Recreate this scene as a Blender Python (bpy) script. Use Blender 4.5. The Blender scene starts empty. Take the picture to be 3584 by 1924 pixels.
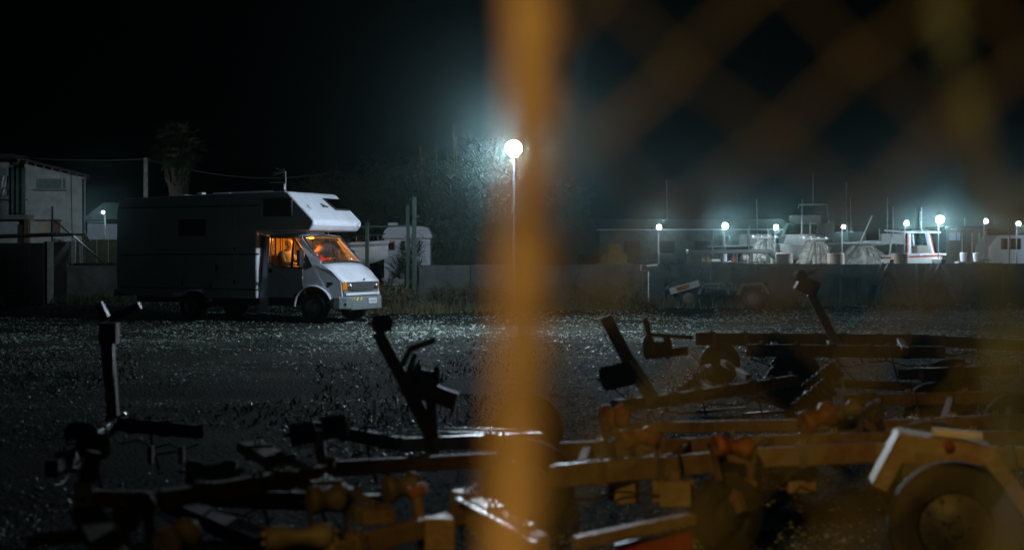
import bpy, math, random
import numpy as np
from mathutils import Vector, Matrix, Euler, noise as mnoise
random.seed(7); np.random.seed(7)
R = math.radians
S = bpy.context.scene
col = S.collection

# ------------------------------------------------------------------ camera
F, CX, HY, CH = 4978.0, 1792.0, 880.0, 1.58          # focal in photo px, centre, horizon row, eye height
cam_d = bpy.data.cameras.new('camera'); cam = bpy.data.objects.new('camera', cam_d); col.objects.link(cam)
cam.location = (0, 0, CH); cam.rotation_euler = (R(90), 0, 0)
cam_d.sensor_width = 36; cam_d.lens = F * 36 / 3584
cam_d.shift_y = -(962 - HY) / 3584
cam_d.clip_start = 0.05; cam_d.clip_end = 2000
cam_d.dof.use_dof = True; cam_d.dof.focus_distance = 31.5; cam_d.dof.aperture_fstop = 1.85
S.camera = cam
# ------------------------------------------------------------------ night sky, moonlight, exposure
W = bpy.data.worlds.new('World'); S.world = W; W.use_nodes = True
nt = W.node_tree; nt.nodes.clear()
sky = nt.nodes.new('ShaderNodeTexSky'); sky.sky_type = 'NISHITA'; sky.sun_disc = False
sky.sun_elevation = R(-4); sky.sun_rotation = R(200); sky.ozone_density = 4
tint = nt.nodes.new('ShaderNodeMix'); tint.data_type = 'RGBA'; tint.blend_type = 'MULTIPLY'
tint.inputs['Factor'].default_value = 1; tint.inputs['B'].default_value = (0.35, 1.0, 0.85, 1)
bg = nt.nodes.new('ShaderNodeBackground'); bg.inputs['Strength'].default_value = 0.02
wo = nt.nodes.new('ShaderNodeOutputWorld')
nt.links.new(sky.outputs[0], tint.inputs['A']); nt.links.new(tint.outputs['Result'], bg.inputs['Color']); nt.links.new(bg.outputs[0], wo.inputs['Surface'])
moon = bpy.data.lights.new('moonlight', 'SUN'); moon.energy = 0.003; moon.angle = R(2); moon.color = (0.55, 0.9, 0.9)
mo = bpy.data.objects.new('moonlight', moon); col.objects.link(mo); mo.rotation_euler = (R(40), 0, R(20))
vs = S.view_settings; vs.view_transform = 'Standard'; vs.look = 'None'; vs.gamma = 1; vs.exposure = 0; vs.use_curve_mapping = False
S.cycles.use_denoising = True
S.cycles.max_bounces = 6; S.cycles.diffuse_bounces = 2; S.cycles.glossy_bounces = 3; S.cycles.transparent_max_bounces = 12
S.cycles.volume_bounces = 0; S.cycles.sample_clamp_indirect = 4; S.cycles.caustics_reflective = False; S.cycles.caustics_refractive = False
LAMP_BLUE = (0.72, 0.88, 1.0); SODIUM = (1.0, 0.55, 0.12); CABIN = (1.0, 0.31, 0.035)
POWER_MAIN, POWER_SODIUM, POWER_CABIN = 900.0, 2100.0, 75.0

def px(x, y, d): return Vector(((x - CX) * d / F, d, CH - (y - HY) * d / F))      # photo point at a distance
def gz(x, y, z):                                                                  # photo point at a height below the eye
    d = F * (CH - z) / (y - HY); return Vector(((x - CX) * d / F, d, z))

# ------------------------------------------------------------------ materials
MATS = {}
def mat(name, c, rough=0.6, metal=0.0, var=0.25, scale=8.0, bump=0.0, c2=None, spec=0.5, coat=0.0):
    if name in MATS: return MATS[name]
    m = bpy.data.materials.new(name); m.use_nodes = True; MATS[name] = m
    t = m.node_tree; b = t.nodes['Principled BSDF']
    b.inputs['Roughness'].default_value = rough; b.inputs['Metallic'].default_value = metal
    b.inputs['Specular IOR Level'].default_value = spec; b.inputs['Coat Weight'].default_value = coat
    tc = t.nodes.new('ShaderNodeTexCoord'); n = t.nodes.new('ShaderNodeTexNoise')
    n.inputs['Scale'].default_value = scale; n.inputs['Detail'].default_value = 6; n.inputs['Roughness'].default_value = 0.65
    t.links.new(tc.outputs['Object'], n.inputs['Vector'])
    r = t.nodes.new('ShaderNodeValToRGB'); e = r.color_ramp.elements
    e[0].position = 0.35; e[1].position = 0.68
    d = c2 if c2 else tuple(v * (1 - var) for v in c)
    e[0].color = (*d, 1); e[1].color = (*c, 1)
    t.links.new(n.outputs['Fac'], r.inputs['Fac']); t.links.new(r.outputs['Color'], b.inputs['Base Color'])
    if bump:
        bp = t.nodes.new('ShaderNodeBump'); bp.inputs['Strength'].default_value = bump; bp.inputs['Distance'].default_value = 0.02
        n2 = t.nodes.new('ShaderNodeTexNoise'); n2.inputs['Scale'].default_value = scale * 5; n2.inputs['Detail'].default_value = 4
        t.links.new(tc.outputs['Object'], n2.inputs['Vector'])
        t.links.new(n2.outputs['Fac'], bp.inputs['Height']); t.links.new(bp.outputs['Normal'], b.inputs['Normal'])
    return m
def glow(name, c, s):
    if name in MATS: return MATS[name]
    m = bpy.data.materials.new(name); m.use_nodes = True; MATS[name] = m
    b = m.node_tree.nodes['Principled BSDF']; b.inputs['Base Color'].default_value = (*c, 1)
    b.inputs['Emission Color'].default_value = (*c, 1); b.inputs['Emission Strength'].default_value = s
    return m
def glass(name, tintc, gl=0.12, rough=0.03):
    if name in MATS: return MATS[name]
    m = bpy.data.materials.new(name); m.use_nodes = True; MATS[name] = m
    t = m.node_tree; t.nodes.clear()
    tr = t.nodes.new('ShaderNodeBsdfTransparent'); tr.inputs[0].default_value = (*tintc, 1)
    g = t.nodes.new('ShaderNodeBsdfGlossy'); g.inputs['Roughness'].default_value = rough
    lw = t.nodes.new('ShaderNodeLayerWeight'); lw.inputs['Blend'].default_value = 0.25
    mp = t.nodes.new('ShaderNodeMath'); mp.operation = 'MULTIPLY_ADD'; mp.inputs[1].default_value = 0.5; mp.inputs[2].default_value = gl * 0.4
    mx = t.nodes.new('ShaderNodeMixShader'); o = t.nodes.new('ShaderNodeOutputMaterial')
    t.links.new(lw.outputs['Fresnel'], mp.inputs[0]); t.links.new(mp.outputs[0], mx.inputs[0])
    t.links.new(tr.outputs[0], mx.inputs[1]); t.links.new(g.outputs[0], mx.inputs[2]); t.links.new(mx.outputs[0], o.inputs[0])
    return m

WHITE = mat('white_paint', (0.72, 0.74, 0.83), 0.42, var=0.14, scale=2.5, c2=(0.58, 0.60, 0.67), coat=0.2)
GEL = mat('boat_gelcoat', (0.72, 0.74, 0.74), 0.35, var=0.2, scale=3)
BLACK = mat('black_rubber', (0.022, 0.022, 0.024), 0.75, scale=20, bump=0.2)
PLAST = mat('black_plastic', (0.03, 0.032, 0.035), 0.5, scale=15)
BUMP = mat('grey_bumper_plastic', (0.16, 0.18, 0.19), 0.55, scale=10)
CHROME = mat('worn_chrome', (0.75, 0.76, 0.78), 0.18, 1.0, scale=20)
STEEL = mat('galvanised_steel', (0.42, 0.43, 0.43), 0.38, 0.75, 0.45, 9, 0.15)
RUST = mat('rusty_steel', (0.16, 0.09, 0.06), 0.7, 0.35, 0.5, 12, 0.4, c2=(0.24, 0.20, 0.17))
FRAMEY = mat('weathered_trailer_paint', (0.29, 0.26, 0.18), 0.5, 0.25, 0.5, 7, 0.25, c2=(0.20, 0.12, 0.07))
DARKST = mat('dark_steel', (0.06, 0.065, 0.07), 0.5, 0.4, 0.4, 10, 0.2)
ORANGE = mat('orange_polyurethane', (0.40, 0.15, 0.035), 0.55, scale=18, c2=(0.09, 0.045, 0.02), bump=.4)
CREAMR = mat('pale_rubber', (0.17, 0.16, 0.13), 0.6, var=0.4, scale=12)
STUCCO = mat('grey_stucco', (0.50, 0.52, 0.50), 0.9, var=0.35, scale=2.2, bump=0.5)
STUCCO2 = mat('pale_blue_render', (0.58, 0.62, 0.68), 0.9, var=0.25, scale=2.5, bump=0.4)
CONC = mat('concrete', (0.22, 0.23, 0.22), 0.9, var=0.5, scale=1.8, bump=0.5)
CONCD = mat('dark_concrete', (0.14, 0.15, 0.15), 0.9, var=0.5, scale=1.8, bump=0.5)
TILE = mat('dark_roof_sheet', (0.045, 0.04, 0.038), 0.8, scale=6)
WOOD = mat('grey_wood', (0.30, 0.27, 0.22), 0.85, var=0.5, scale=6, bump=0.4)
WOODB = mat('brown_wood', (0.20, 0.12, 0.07), 0.85, var=0.5, scale=6, bump=0.4)
WOODW = mat('whitewashed_wood', (0.55, 0.55, 0.50), 0.85, var=0.4, scale=6, bump=0.3)
OLIVE = mat('olive_board', (0.20, 0.20, 0.09), 0.85, var=0.3, scale=4)
BEIGE = mat('beige_board', (0.50, 0.42, 0.30), 0.8, var=0.25, scale=5)
GREENM = mat('green_painted_metal', (0.015, 0.06, 0.052), 0.45, 0.1, 0.35, 10)
TARPG = mat('dark_green_tarp', (0.05, 0.09, 0.08), 0.7, var=0.4, scale=5, bump=0.5)
CLOTH = mat('white_cloth', (0.66, 0.68, 0.74), 0.9, var=0.2, scale=5)
TARPW = mat('pale_tarpaulin', (0.50, 0.49, 0.43), 0.75, var=0.7, scale=5, bump=0.6)
BARK = mat('palm_bark', (0.085, 0.065, 0.045), 0.95, var=0.5, scale=14, bump=0.6)
FROND = mat('palm_leaf', (0.055, 0.075, 0.03), 0.7, var=0.4, scale=6)
REED = mat('reed_leaf', (0.085, 0.078, 0.04), 0.9, var=0.5, scale=1.2, c2=(0.03, 0.036, 0.018), spec=.15)
PLUME = mat('reed_plume', (0.34, 0.29, 0.20), 0.9, var=0.3, scale=8)
GRASS = mat('dry_grass', (0.085, 0.10, 0.04), 0.85, var=0.5, scale=1.5, c2=(0.15, 0.13, 0.07))
LEAF = mat('shrub_leaf', (0.05, 0.07, 0.03), 0.75, var=0.45, scale=2)
RED = mat('red_cloth', (0.62, 0.05, 0.03), 0.8, var=0.25, scale=10)
REDP = mat('red_paint', (0.45, 0.05, 0.03), 0.5, var=0.3, scale=8)
REDL = mat('red_lens', (0.22, 0.02, 0.015), 0.25, var=0.15, scale=8)
AMBER = mat('amber_lens', (0.75, 0.22, 0.02), 0.2, var=0.2, scale=30)
YELLOW = mat('yellow_tape', (0.68, 0.58, 0.16), 0.5, var=0.2, scale=20)
YELP = mat('yellow_crate_plastic', (0.45, 0.30, 0.04), 0.6, var=0.4, scale=6)
SKIN = mat('skin', (0.62, 0.38, 0.26), 0.55, var=0.15, scale=20)
HAIRD = mat('dark_hair', (0.03, 0.02, 0.015), 0.6, scale=30)
HAIRB = mat('fair_hair', (0.50, 0.34, 0.16), 0.6, var=0.3, scale=30)
JACKO = mat('olive_jacket', (0.12, 0.11, 0.04), 0.85, var=0.4, scale=9, bump=0.3)
TROUS = mat('dark_trousers', (0.05, 0.05, 0.07), 0.9, scale=9)
SEATF = mat('patterned_seat_cloth', (0.36, 0.24, 0.09), 0.9, var=0.75, scale=14)
CURT = mat('cream_curtain', (0.15, 0.11, 0.055), 0.9, var=0.2, scale=5)
TEAL = mat('teal_block', (0.06, 0.20, 0.18), 0.7, var=0.3, scale=6)
GREYST = mat('grey_green_stripe', (0.20, 0.26, 0.26), 0.4, var=0.15, scale=4)
CABLE = mat('grey_cable', (0.07, 0.09, 0.08), 0.6, scale=20)
PVC = mat('coated_wire', (0.145, 0.135, 0.07), 0.5, var=0.4, scale=30)
POSTM = mat('worn_post_paint', (0.50, 0.38, 0.27), 0.6, var=0.55, scale=16, bump=0.3)
PANE = glass('window_glass', (0.03, 0.04, 0.04), 0.5, 0.06)
CLEAR = glass('clear_glass', (0.86, 0.88, 0.86), 0.10, 0.05)
DECAL = mat('grey_green_decal', (0.22, 0.30, 0.28), 0.5, scale=30)
REFL = mat('headlamp_reflector', (0.85, 0.88, 0.9), 0.12, 0.9, 0.3, 40)

# ------------------------------------------------------------------ mesh builder
class MB:
    def __init__(s): s.v = []; s.f = []
    def add(s, vs, fs):
        o = len(s.v); s.v += [Vector(p) for p in vs]; s.f += [tuple(i + o for i in f) for f in fs]; return s
    def box(s, c, d, rot=None):
        x, y, z = (k / 2 for k in d); p = [Vector((a, b, e)) for a in (-x, x) for b in (-y, y) for e in (-z, z)]
        if rot is not None:
            m = Euler(rot).to_matrix(); p = [m @ q for q in p]
        c = Vector(c)
        return s.add([q + c for q in p], [(0, 1, 3, 2), (4, 6, 7, 5), (0, 4, 5, 1), (2, 3, 7, 6), (0, 2, 6, 4), (1, 5, 7, 3)])
    def bar(s, a, b, w, h=None, up=(0, 0, 1), w2=None, h2=None):
        a, b = Vector(a), Vector(b); h = w if h is None else h; w2 = w if w2 is None else w2; h2 = h if h2 is None else h2
        t = (b - a).normalized(); u = Vector(up)
        if abs(t.dot(u)) > 0.98: u = Vector((0, 1, 0))
        sd = t.cross(u).normalized(); u = sd.cross(t)
        p = []
        for q, ww, hh in ((a, w, h), (b, w2, h2)):
            for i, j in ((-1, -1), (1, -1), (1, 1), (-1, 1)): p.append(q + sd * (i * ww / 2) + u * (j * hh / 2))
        return s.add(p, [(3, 2, 1, 0), (4, 5, 6, 7), (0, 1, 5, 4), (1, 2, 6, 5), (2, 3, 7, 6), (3, 0, 4, 7)])
    def tube(s, pts, r, n=8, cap=True):
        pts = [Vector(p) for p in pts]; m = len(pts); rs = r if isinstance(r, (list, tuple)) else [r] * m
        vs = []; u = None
        for i in range(m):
            t = (pts[min(i + 1, m - 1)] - pts[max(i - 1, 0)]).normalized()
            if u is None:
                u = t.orthogonal().normalized()
            else:
                u = u - t * u.dot(t)
                u = u.normalized() if u.length > 1e-6 else t.orthogonal().normalized()
            w = t.cross(u)
            for k in range(n):
                a = 2 * math.pi * k / n; vs.append(pts[i] + (u * math.cos(a) + w * math.sin(a)) * rs[i])
        fs = [(i * n + k, i * n + (k + 1) % n, (i + 1) * n + (k + 1) % n, (i + 1) * n + k) for i in range(m - 1) for k in range(n)]
        if cap: fs += [tuple(range(n - 1, -1, -1)), tuple(range((m - 1) * n, m * n))]
        return s.add(vs, fs)
    def lathe(s, prof, c, ax, n=20, cap=True):                  # prof: (along, radius)
        ax = Vector(ax).normalized(); u = ax.orthogonal().normalized(); w = ax.cross(u); c = Vector(c)
        vs = [c + ax * a + (u * math.cos(2 * math.pi * k / n) + w * math.sin(2 * math.pi * k / n)) * r for a, r in prof for k in range(n)]
        m = len(prof)
        fs = [(i * n + k, i * n + (k + 1) % n, (i + 1) * n + (k + 1) % n, (i + 1) * n + k) for i in range(m - 1) for k in range(n)]
        if cap: fs += [tuple(range(n - 1, -1, -1)), tuple(range((m - 1) * n, m * n))]
        return s.add(vs, fs)
    def prism(s, poly, off):                                    # 3D polygon pushed by off
        off = Vector(off); n = len(poly); p = [Vector(q) for q in poly]
        return s.add(p + [q + off for q in p], [tuple(range(n - 1, -1, -1)), tuple(range(n, 2 * n))] + [(i, (i + 1) % n, n + (i + 1) % n, n + i) for i in range(n)])
    def ball(s, c, r, n=8, m=6):
        c = Vector(c); r = Vector(r) if hasattr(r, '__len__') else Vector((r, r, r)); vs = [c + Vector((0, 0, r.z))]
        for i in range(1, m):
            t = math.pi * i / m
            for k in range(n):
                a = 2 * math.pi * k / n; vs.append(c + Vector((r.x * math.sin(t) * math.cos(a), r.y * math.sin(t) * math.sin(a), r.z * math.cos(t))))
        vs.append(c - Vector((0, 0, r.z))); L = len(vs) - 1
        fs = [(0, 1 + k, 1 + (k + 1) % n) for k in range(n)]
        for i in range(m - 2):
            for k in range(n): fs.append((1 + i * n + k, 1 + (i + 1) * n + k, 1 + (i + 1) * n + (k + 1) % n, 1 + i * n + (k + 1) % n))
        fs += [(1 + (m - 2) * n + k, L, 1 + (m - 2) * n + (k + 1) % n) for k in range(n)]
        return s.add(vs, fs)
    def build(s, name, m, parent=None, local=False, smooth=False, bevel=0.0, sub=0):
        me = bpy.data.meshes.new(name)
        if parent is not None:
            root = parent
            o_ = Vector((0, 0, 0))
            if not local:
                while root is not None: o_ += root.location; root = root.parent
            off = o_
        else:
            a = np.array([tuple(v) for v in s.v]); off = Vector(((a[:, 0].min() + a[:, 0].max()) / 2, (a[:, 1].min() + a[:, 1].max()) / 2, a[:, 2].min()))
            if local: off = Vector((0, 0, 0))
        me.from_pydata([tuple(v - off) for v in s.v], [], s.f); me.update()
        me.materials.append(m)
        if smooth:
            me.polygons.foreach_set('use_smooth', [True] * len(me.polygons))
        o = bpy.data.objects.new(name, me); col.objects.link(o)
        if parent is not None: o.parent = parent
        else: o.location = off
        if bevel:
            b = o.modifiers.new('bevel', 'BEVEL'); b.width = bevel; b.segments = 2; b.limit_method = 'ANGLE'; b.angle_limit = R(35)
        if sub:
            b = o.modifiers.new('sub', 'SUBSURF'); b.levels = sub; b.render_levels = sub
        if smooth:
            try: me.set_sharp_from_angle(angle=R(40))
            except Exception: pass
        return o
def tag(o, label=None, cat=None, group=None, kind=None):
    if label: o['label'] = label
    if cat: o['category'] = cat
    if group: o['group'] = group
    if kind: o['kind'] = kind
    return o
def thing(name, loc, label, cat, group=None, rz=0.0):
    o = bpy.data.objects.new(name, None); o.empty_display_size = 0.2; col.objects.link(o); o.location = loc; o.rotation_euler = (0, 0, rz)
    return tag(o, label, cat, group)
def point(name, loc, power, c, r=0.08, parent=None):
    l = bpy.data.lights.new(name, 'POINT'); l.energy = power; l.color = c; l.shadow_soft_size = r
    o = bpy.data.objects.new(name, l); col.objects.link(o); o.location = loc
    if parent is not None: o.parent = parent
    return o

# ================================================================== GROUND
def ruts(x, y):
    v = 0.0
    for y0, w, x0, x1, a in ((16.3, 1.25, -4.6, -0.2, 1.0), (24.6, 0.5, -30, 30, 0.6), (21.4, .4, -9, 9, .4), (28.8, .4, -4, 14, .6), (19.2, 0.35, -3.6, -0.9, .8), (33.4, 1.0, -14, -7.2, .7)):
        if x0 < x < x1: v = max(v, a * max(0, 1 - abs(y - y0 - 0.05 * x) / w))
    return v
def hgt(x, y):
    n = mnoise.noise(Vector((x * 0.35, y * 0.35, 0))) * 0.035 + mnoise.noise(Vector((x * 1.3, y * 1.3, 3))) * 0.012
    k = 1.0 if y < 60 else 0.0
    return (n - 0.04 * ruts(x, y)) * k
def ground():
    ys = list(np.concatenate([np.linspace(-60, 0, 7), np.linspace(2, 60, 150), np.array([62, 70, 85, 110, 160, 260, 500])]))
    xs = list(np.concatenate([np.array([-400, -200, -100, -60, -40]), np.linspace(-22, 26, 120), np.array([42, 60, 100, 200, 400])]))
    vs = [(x, y, hgt(x, y) - 0.02) for y in ys for x in xs]; n = len(xs)
    fs = [(j * n + i, j * n + i + 1, (j + 1) * n + i + 1, (j + 1) * n + i) for j in range(len(ys) - 1) for i in range(n - 1)]
    m = bpy.data.materials.new('gravelly_soil'); m.use_nodes = True; t = m.node_tree; b = t.nodes['Principled BSDF']
    tc = t.nodes.new('ShaderNodeTexCoord')
    n1 = t.nodes.new('ShaderNodeTexNoise'); n1.inputs['Scale'].default_value = 0.45; n1.inputs['Detail'].default_value = 8
    n2 = t.nodes.new('ShaderNodeTexVoronoi'); n2.inputs['Scale'].default_value = 26
    n3 = t.nodes.new('ShaderNodeTexNoise'); n3.inputs['Scale'].default_value = 3.0; n3.inputs['Detail'].default_value = 6
    for k in (n1, n2, n3): t.links.new(tc.outputs['Object'], k.inputs['Vector'])
    r1 = t.nodes.new('ShaderNodeValToRGB'); r1.color_ramp.elements[0].color = (0.012, 0.015, 0.013, 1); r1.color_ramp.elements[1].color = (0.04, 0.045, 0.038, 1)
    r1.color_ramp.elements[0].position = .38; r1.color_ramp.elements[1].position = .66
    r2 = t.nodes.new('ShaderNodeValToRGB'); r2.color_ramp.elements[0].color = (0.06, 0.07, 0.065, 1); r2.color_ramp.elements[1].color = (0, 0, 0, 1)
    r2.color_ramp.elements[0].position = .12; r2.color_ramp.elements[1].position = .34
    r3 = t.nodes.new('ShaderNodeValToRGB'); r3.color_ramp.elements[0].position = .47; r3.color_ramp.elements[1].position = .6
    mu = t.nodes.new('ShaderNodeMix'); mu.data_type = 'RGBA'; mu.blend_type = 'MULTIPLY'; mu.inputs['Factor'].default_value = 1
    ad = t.nodes.new('ShaderNodeMix'); ad.data_type = 'RGBA'; ad.blend_type = 'ADD'; ad.inputs['Factor'].default_value = 1
    L = t.links.new
    L(n1.outputs['Fac'], r1.inputs['Fac']); L(n2.outputs['Distance'], r2.inputs['Fac']); L(n3.outputs['Fac'], r3.inputs['Fac'])
    L(r2.outputs['Color'], mu.inputs['A']); L(r3.outputs['Color'], mu.inputs['B'])
    L(r1.outputs['Color'], ad.inputs['A']); L(mu.outputs['Result'], ad.inputs['B']); L(ad.outputs['Result'], b.inputs['Base Color'])
    b.inputs['Roughness'].default_value = 1.0; b.inputs['Specular IOR Level'].default_value = 0.02
    bp = t.nodes.new('ShaderNodeBump'); bp.inputs['Strength'].default_value = 0.9; bp.inputs['Distance'].default_value = 0.03
    L(n2.outputs['Distance'], bp.inputs['Height']); L(bp.outputs['Normal'], b.inputs['Normal'])
    mb = MB(); mb.v = [Vector(v) for v in vs]; mb.f = fs
    o = mb.build('ground', m, local=True, smooth=True); tag(o, kind='structure')
ground()

def stones():
    N = 120000
    d = np.exp(np.random.uniform(math.log(5.6), math.log(44), N))
    x = (np.random.uniform(-1900, 1900, N)) * d / F
    keep = []
    for i in range(N):
        nv = mnoise.noise(Vector((x[i] * 0.55, d[i] * 0.4, 9.1))) + 0.5 * mnoise.noise(Vector((x[i] * 1.9, d[i] * 1.1, 4.0)))
        p = 0.50 + 1.0 * nv - 1.1 * ruts(x[i], d[i])
        p *= .5 if d[i] < 11 else 1.15
        if random.random() < p: keep.append(i)
    base = np.array([(1, 0, 0), (0, 1, 0), (-1, 0, 0), (0, -1, 0), (0, 0, .8), (0, 0, -.6)], float)
    fb = np.array([(0, 1, 4), (1, 2, 4), (2, 3, 4), (3, 0, 4), (1, 0, 5), (2, 1, 5), (3, 2, 5), (0, 3, 5)])
    V = []; Fc = []
    for k, i in enumerate(keep):
        s = random.choice((.006, .008, .010, .012, .012, .016, .020, .026)) * random.uniform(.7, 1.3)
        s *= 1.2 if d[i] > 22 else (.62 if d[i] < 11 else .85)
        a = random.uniform(0, 6.28); ca, sa = math.cos(a), math.sin(a)
        b = base * (np.random.uniform(.65, 1.25, (6, 1))) * s * np.array([1.25, .9, .6])
        t = random.uniform(-.5, .5); b = np.stack([b[:, 0] * math.cos(t) + b[:, 2] * math.sin(t), b[:, 1], -b[:, 0] * math.sin(t) + b[:, 2] * math.cos(t)], 1)
        b = np.stack([b[:, 0] * ca - b[:, 1] * sa, b[:, 0] * sa + b[:, 1] * ca, b[:, 2]], 1)
        b += np.array([x[i], d[i], hgt(x[i], d[i]) - 0.02 + s * .35]); V.append(b); Fc.append(fb + 6 * k)
    V = np.concatenate(V); Fc = np.concatenate(Fc)
    me = bpy.data.meshes.new('gravel'); me.from_pydata(V.tolist(), [], Fc.tolist()); me.update()
    m = mat('pale_stone', (0.50, 0.65, 0.59), 0.5, var=0.65, scale=3.3, c2=(0.22, 0.25, 0.23), spec=.45)
    t = m.node_tree; b = t.nodes['Principled BSDF']; tl = t.nodes.new('ShaderNodeBsdfTranslucent'); tl.inputs[0].default_value = (.62, .66, .64, 1)      # quartz chips let light through
    mx = t.nodes.new('ShaderNodeMixShader'); mx.inputs[0].default_value = .42; t.links.new(b.outputs[0], mx.inputs[1]); t.links.new(tl.outputs[0], mx.inputs[2]); t.links.new(mx.outputs[0], t.nodes['Material Output'].inputs['Surface'])
    me.materials.append(m)
    o = bpy.data.objects.new('gravel', me); col.objects.link(o)
    tag(o, 'pale gravel stones scattered over the dark yard', 'gravel', kind='stuff')
stones()

def blades(name, spots, m, label, cat, wid=0.012):
    """spots: (x, y, height, lean)"""
    V = []; Fc = []; k = 0
    for (x, y, h, ln) in spots:
        a = random.uniform(0, 6.28); dx, dy = math.cos(a), math.sin(a); z = hgt(x, y) - 0.03
        w = wid * random.uniform(.6, 1.4); lx, ly = random.gauss(0, ln) * h, random.gauss(0, ln) * h
        V += [(x - dx * w, y - dy * w, z), (x + dx * w, y + dy * w, z), (x + lx * .4 + dx * w * .7, y + ly * .4 + dy * w * .7, z + h * .6), (x + lx * .4 - dx * w * .7, y + ly * .4 - dy * w * .7, z + h * .6), (x + lx, y + ly, z + h)]
        Fc += [(k, k + 1, k + 2, k + 3), (k + 3, k + 2, k + 4)]; k += 5
    me = bpy.data.meshes.new(name); me.from_pydata(V, [], Fc); me.update(); me.materials.append(m)
    o = bpy.data.objects.new(name, me); col.objects.link(o)
    return tag(o, label, cat, kind='stuff')
def grass():
    sp = []
    for _ in range(9000):       # along the back wall and by the gate
        x = random.uniform(-17, 19); y = (45.7 if x < -2.5 else 39.2 + (x + 2.55) * .353) - abs(random.gauss(0, 1.1)); sp.append((x, y, random.uniform(.05, .38), .35))
    for _ in range(3000):
        x = random.gauss(-3.2, .8); y = random.uniform(36.5, 40); sp.append((x, y, random.uniform(.05, .35), .4))
    for _ in range(9000):       # thin patches in the yard
        d = math.exp(random.uniform(math.log(13), math.log(40))); x = random.uniform(-1850, 1850) * d / F
        if mnoise.noise(Vector((x * .4, d * .25, 2.2))) > 0.08: sp.append((x, d, random.uniform(.02, .09), .6))
    blades('grass', sp, GRASS, 'thin dry grass and weeds along the back wall and in the gravel', 'grass')
grass()

# ================================================================== LAMPS
def lamp_post(x, d, zl, label, power, head, base=None, tilt=8, group='floodlights over the boatyard', radius=0.09, name='yard_floodlight', strength=300, pole_r=0.02, light_off=.5):
    r = thing(name, (x, d + 0.25, 0), label, 'lamp', group)
    MB().tube([(x, d + .25, -.3), (x, d + .25, zl + .12)], pole_r, 8).build('pole', DARKST, r)
    MB().bar((x, d + .25, zl), (x, d + .10, zl), .04, .06).build('bracket', DARKST, r)
    hb = MB().box((x, d + .07, zl), (head * 1.1, .07, head * 1.0), (R(-tilt), 0, 0)).build('lamp_housing', DARKST, r, bevel=0.01)
    MB().lathe([(0, head * .62), (.02, head * .58), (.04, head * .3)], (x, d + .033, zl), (0, -1, -math.tan(R(tilt))), 18).build('lamp_lens', glow('led_white_%g' % strength, LAMP_BLUE, strength), r)
    point('lamp_light', Vector((0, -.25 - light_off, zl - head * 1.1)), power, LAMP_BLUE, radius, r)
    return r
MAINX, MAIND, MAINZ = px(1798, 520, 30.3)
lamp_post(MAINX, MAIND, MAINZ, 'tall bright white floodlight on a thin pole behind the orange-lit fence post', POWER_MAIN, .27, group='yard lamps', name='main_floodlight', strength=3000, pole_r=0.018, light_off=.55)
FAR = [(2307, 795, 56, .15, 260, 'first white floodlight right of the orange fence post, near a long pale building'),
       (2539, 791, 56, .20, 420, 'large white floodlight above the dark boat rack'),
       (2717, 795, 51.5, .13, 260, 'white floodlight above the pale tarpaulin-covered boat bow'),
       (2953, 793, 52, .10, 200, 'small white floodlight in front of the cabin cruiser'),
       (3173, 780, 52, .12, 220, 'small white floodlight left of the biggest floodlight at the right'),
       (3291, 769, 53, .26, 520, 'biggest white floodlight of the right-hand row, above the wheelhouse boat'),
       (3452, 773, 55, .12, 220, 'white floodlight above the pale camper van at the right edge'),
       (3566, 782, 54, .11, 200, 'rightmost floodlight, cut by the edge of the picture')]
for x, y, d, hd, pw, lb in FAR:
    p = px(x, y, d); lamp_post(p.x, p.y, p.z, lb, pw * .75, hd * .85, strength=1200)
p = px(360, 742, 49); lamp_post(p.x, p.y, p.z, 'small white lamp on a thin pole left of the camper', 95, .06, group='yard lamps', strength=200, name='small_lamp', pole_r=.03)

def street_lamp():                                   # the sodium lamp that lights the near side, behind the photographer
    x, y, z = -2.5, -4.0, 6.0
    r = thing('street_lamp', (x - 1.2, y - .4, 0), 'sodium street lamp with orange light on the near side of the fence', 'street lamp')
    MB().tube([(x - 1.2, y - .4, -.3), (x - 1.2, y - .4, 5.6), (x - 1.0, y - .33, 6.0), (x - .3, y - .1, 6.15)], [.08, .06, .045, .04], 10).build('pole', STEEL, r)
    MB().box((x, y, z + .12), (.62, .26, .12), (0, 0, R(18))).build('lamp_housing', DARKST, r, bevel=.03)
    MB().ball((x, y, z + .05), (.2, .09, .05)).build('lamp_lens', glow('sodium_glow', SODIUM, 25), r)
    l = bpy.data.lights.new('lamp_light', 'SPOT'); l.energy = POWER_SODIUM; l.color = SODIUM; l.spot_size = R(40); l.spot_blend = .7; l.shadow_soft_size = .06
    o = bpy.data.objects.new('lamp_light', l); col.objects.link(o); o.parent = r
    src = Vector((x, y, z - .02)); o.location = src - r.location
    o.rotation_euler = (Vector((1.8, 3.8, .4)) - src).to_track_quat('-Z', 'Y').to_euler()
street_lamp()

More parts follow.
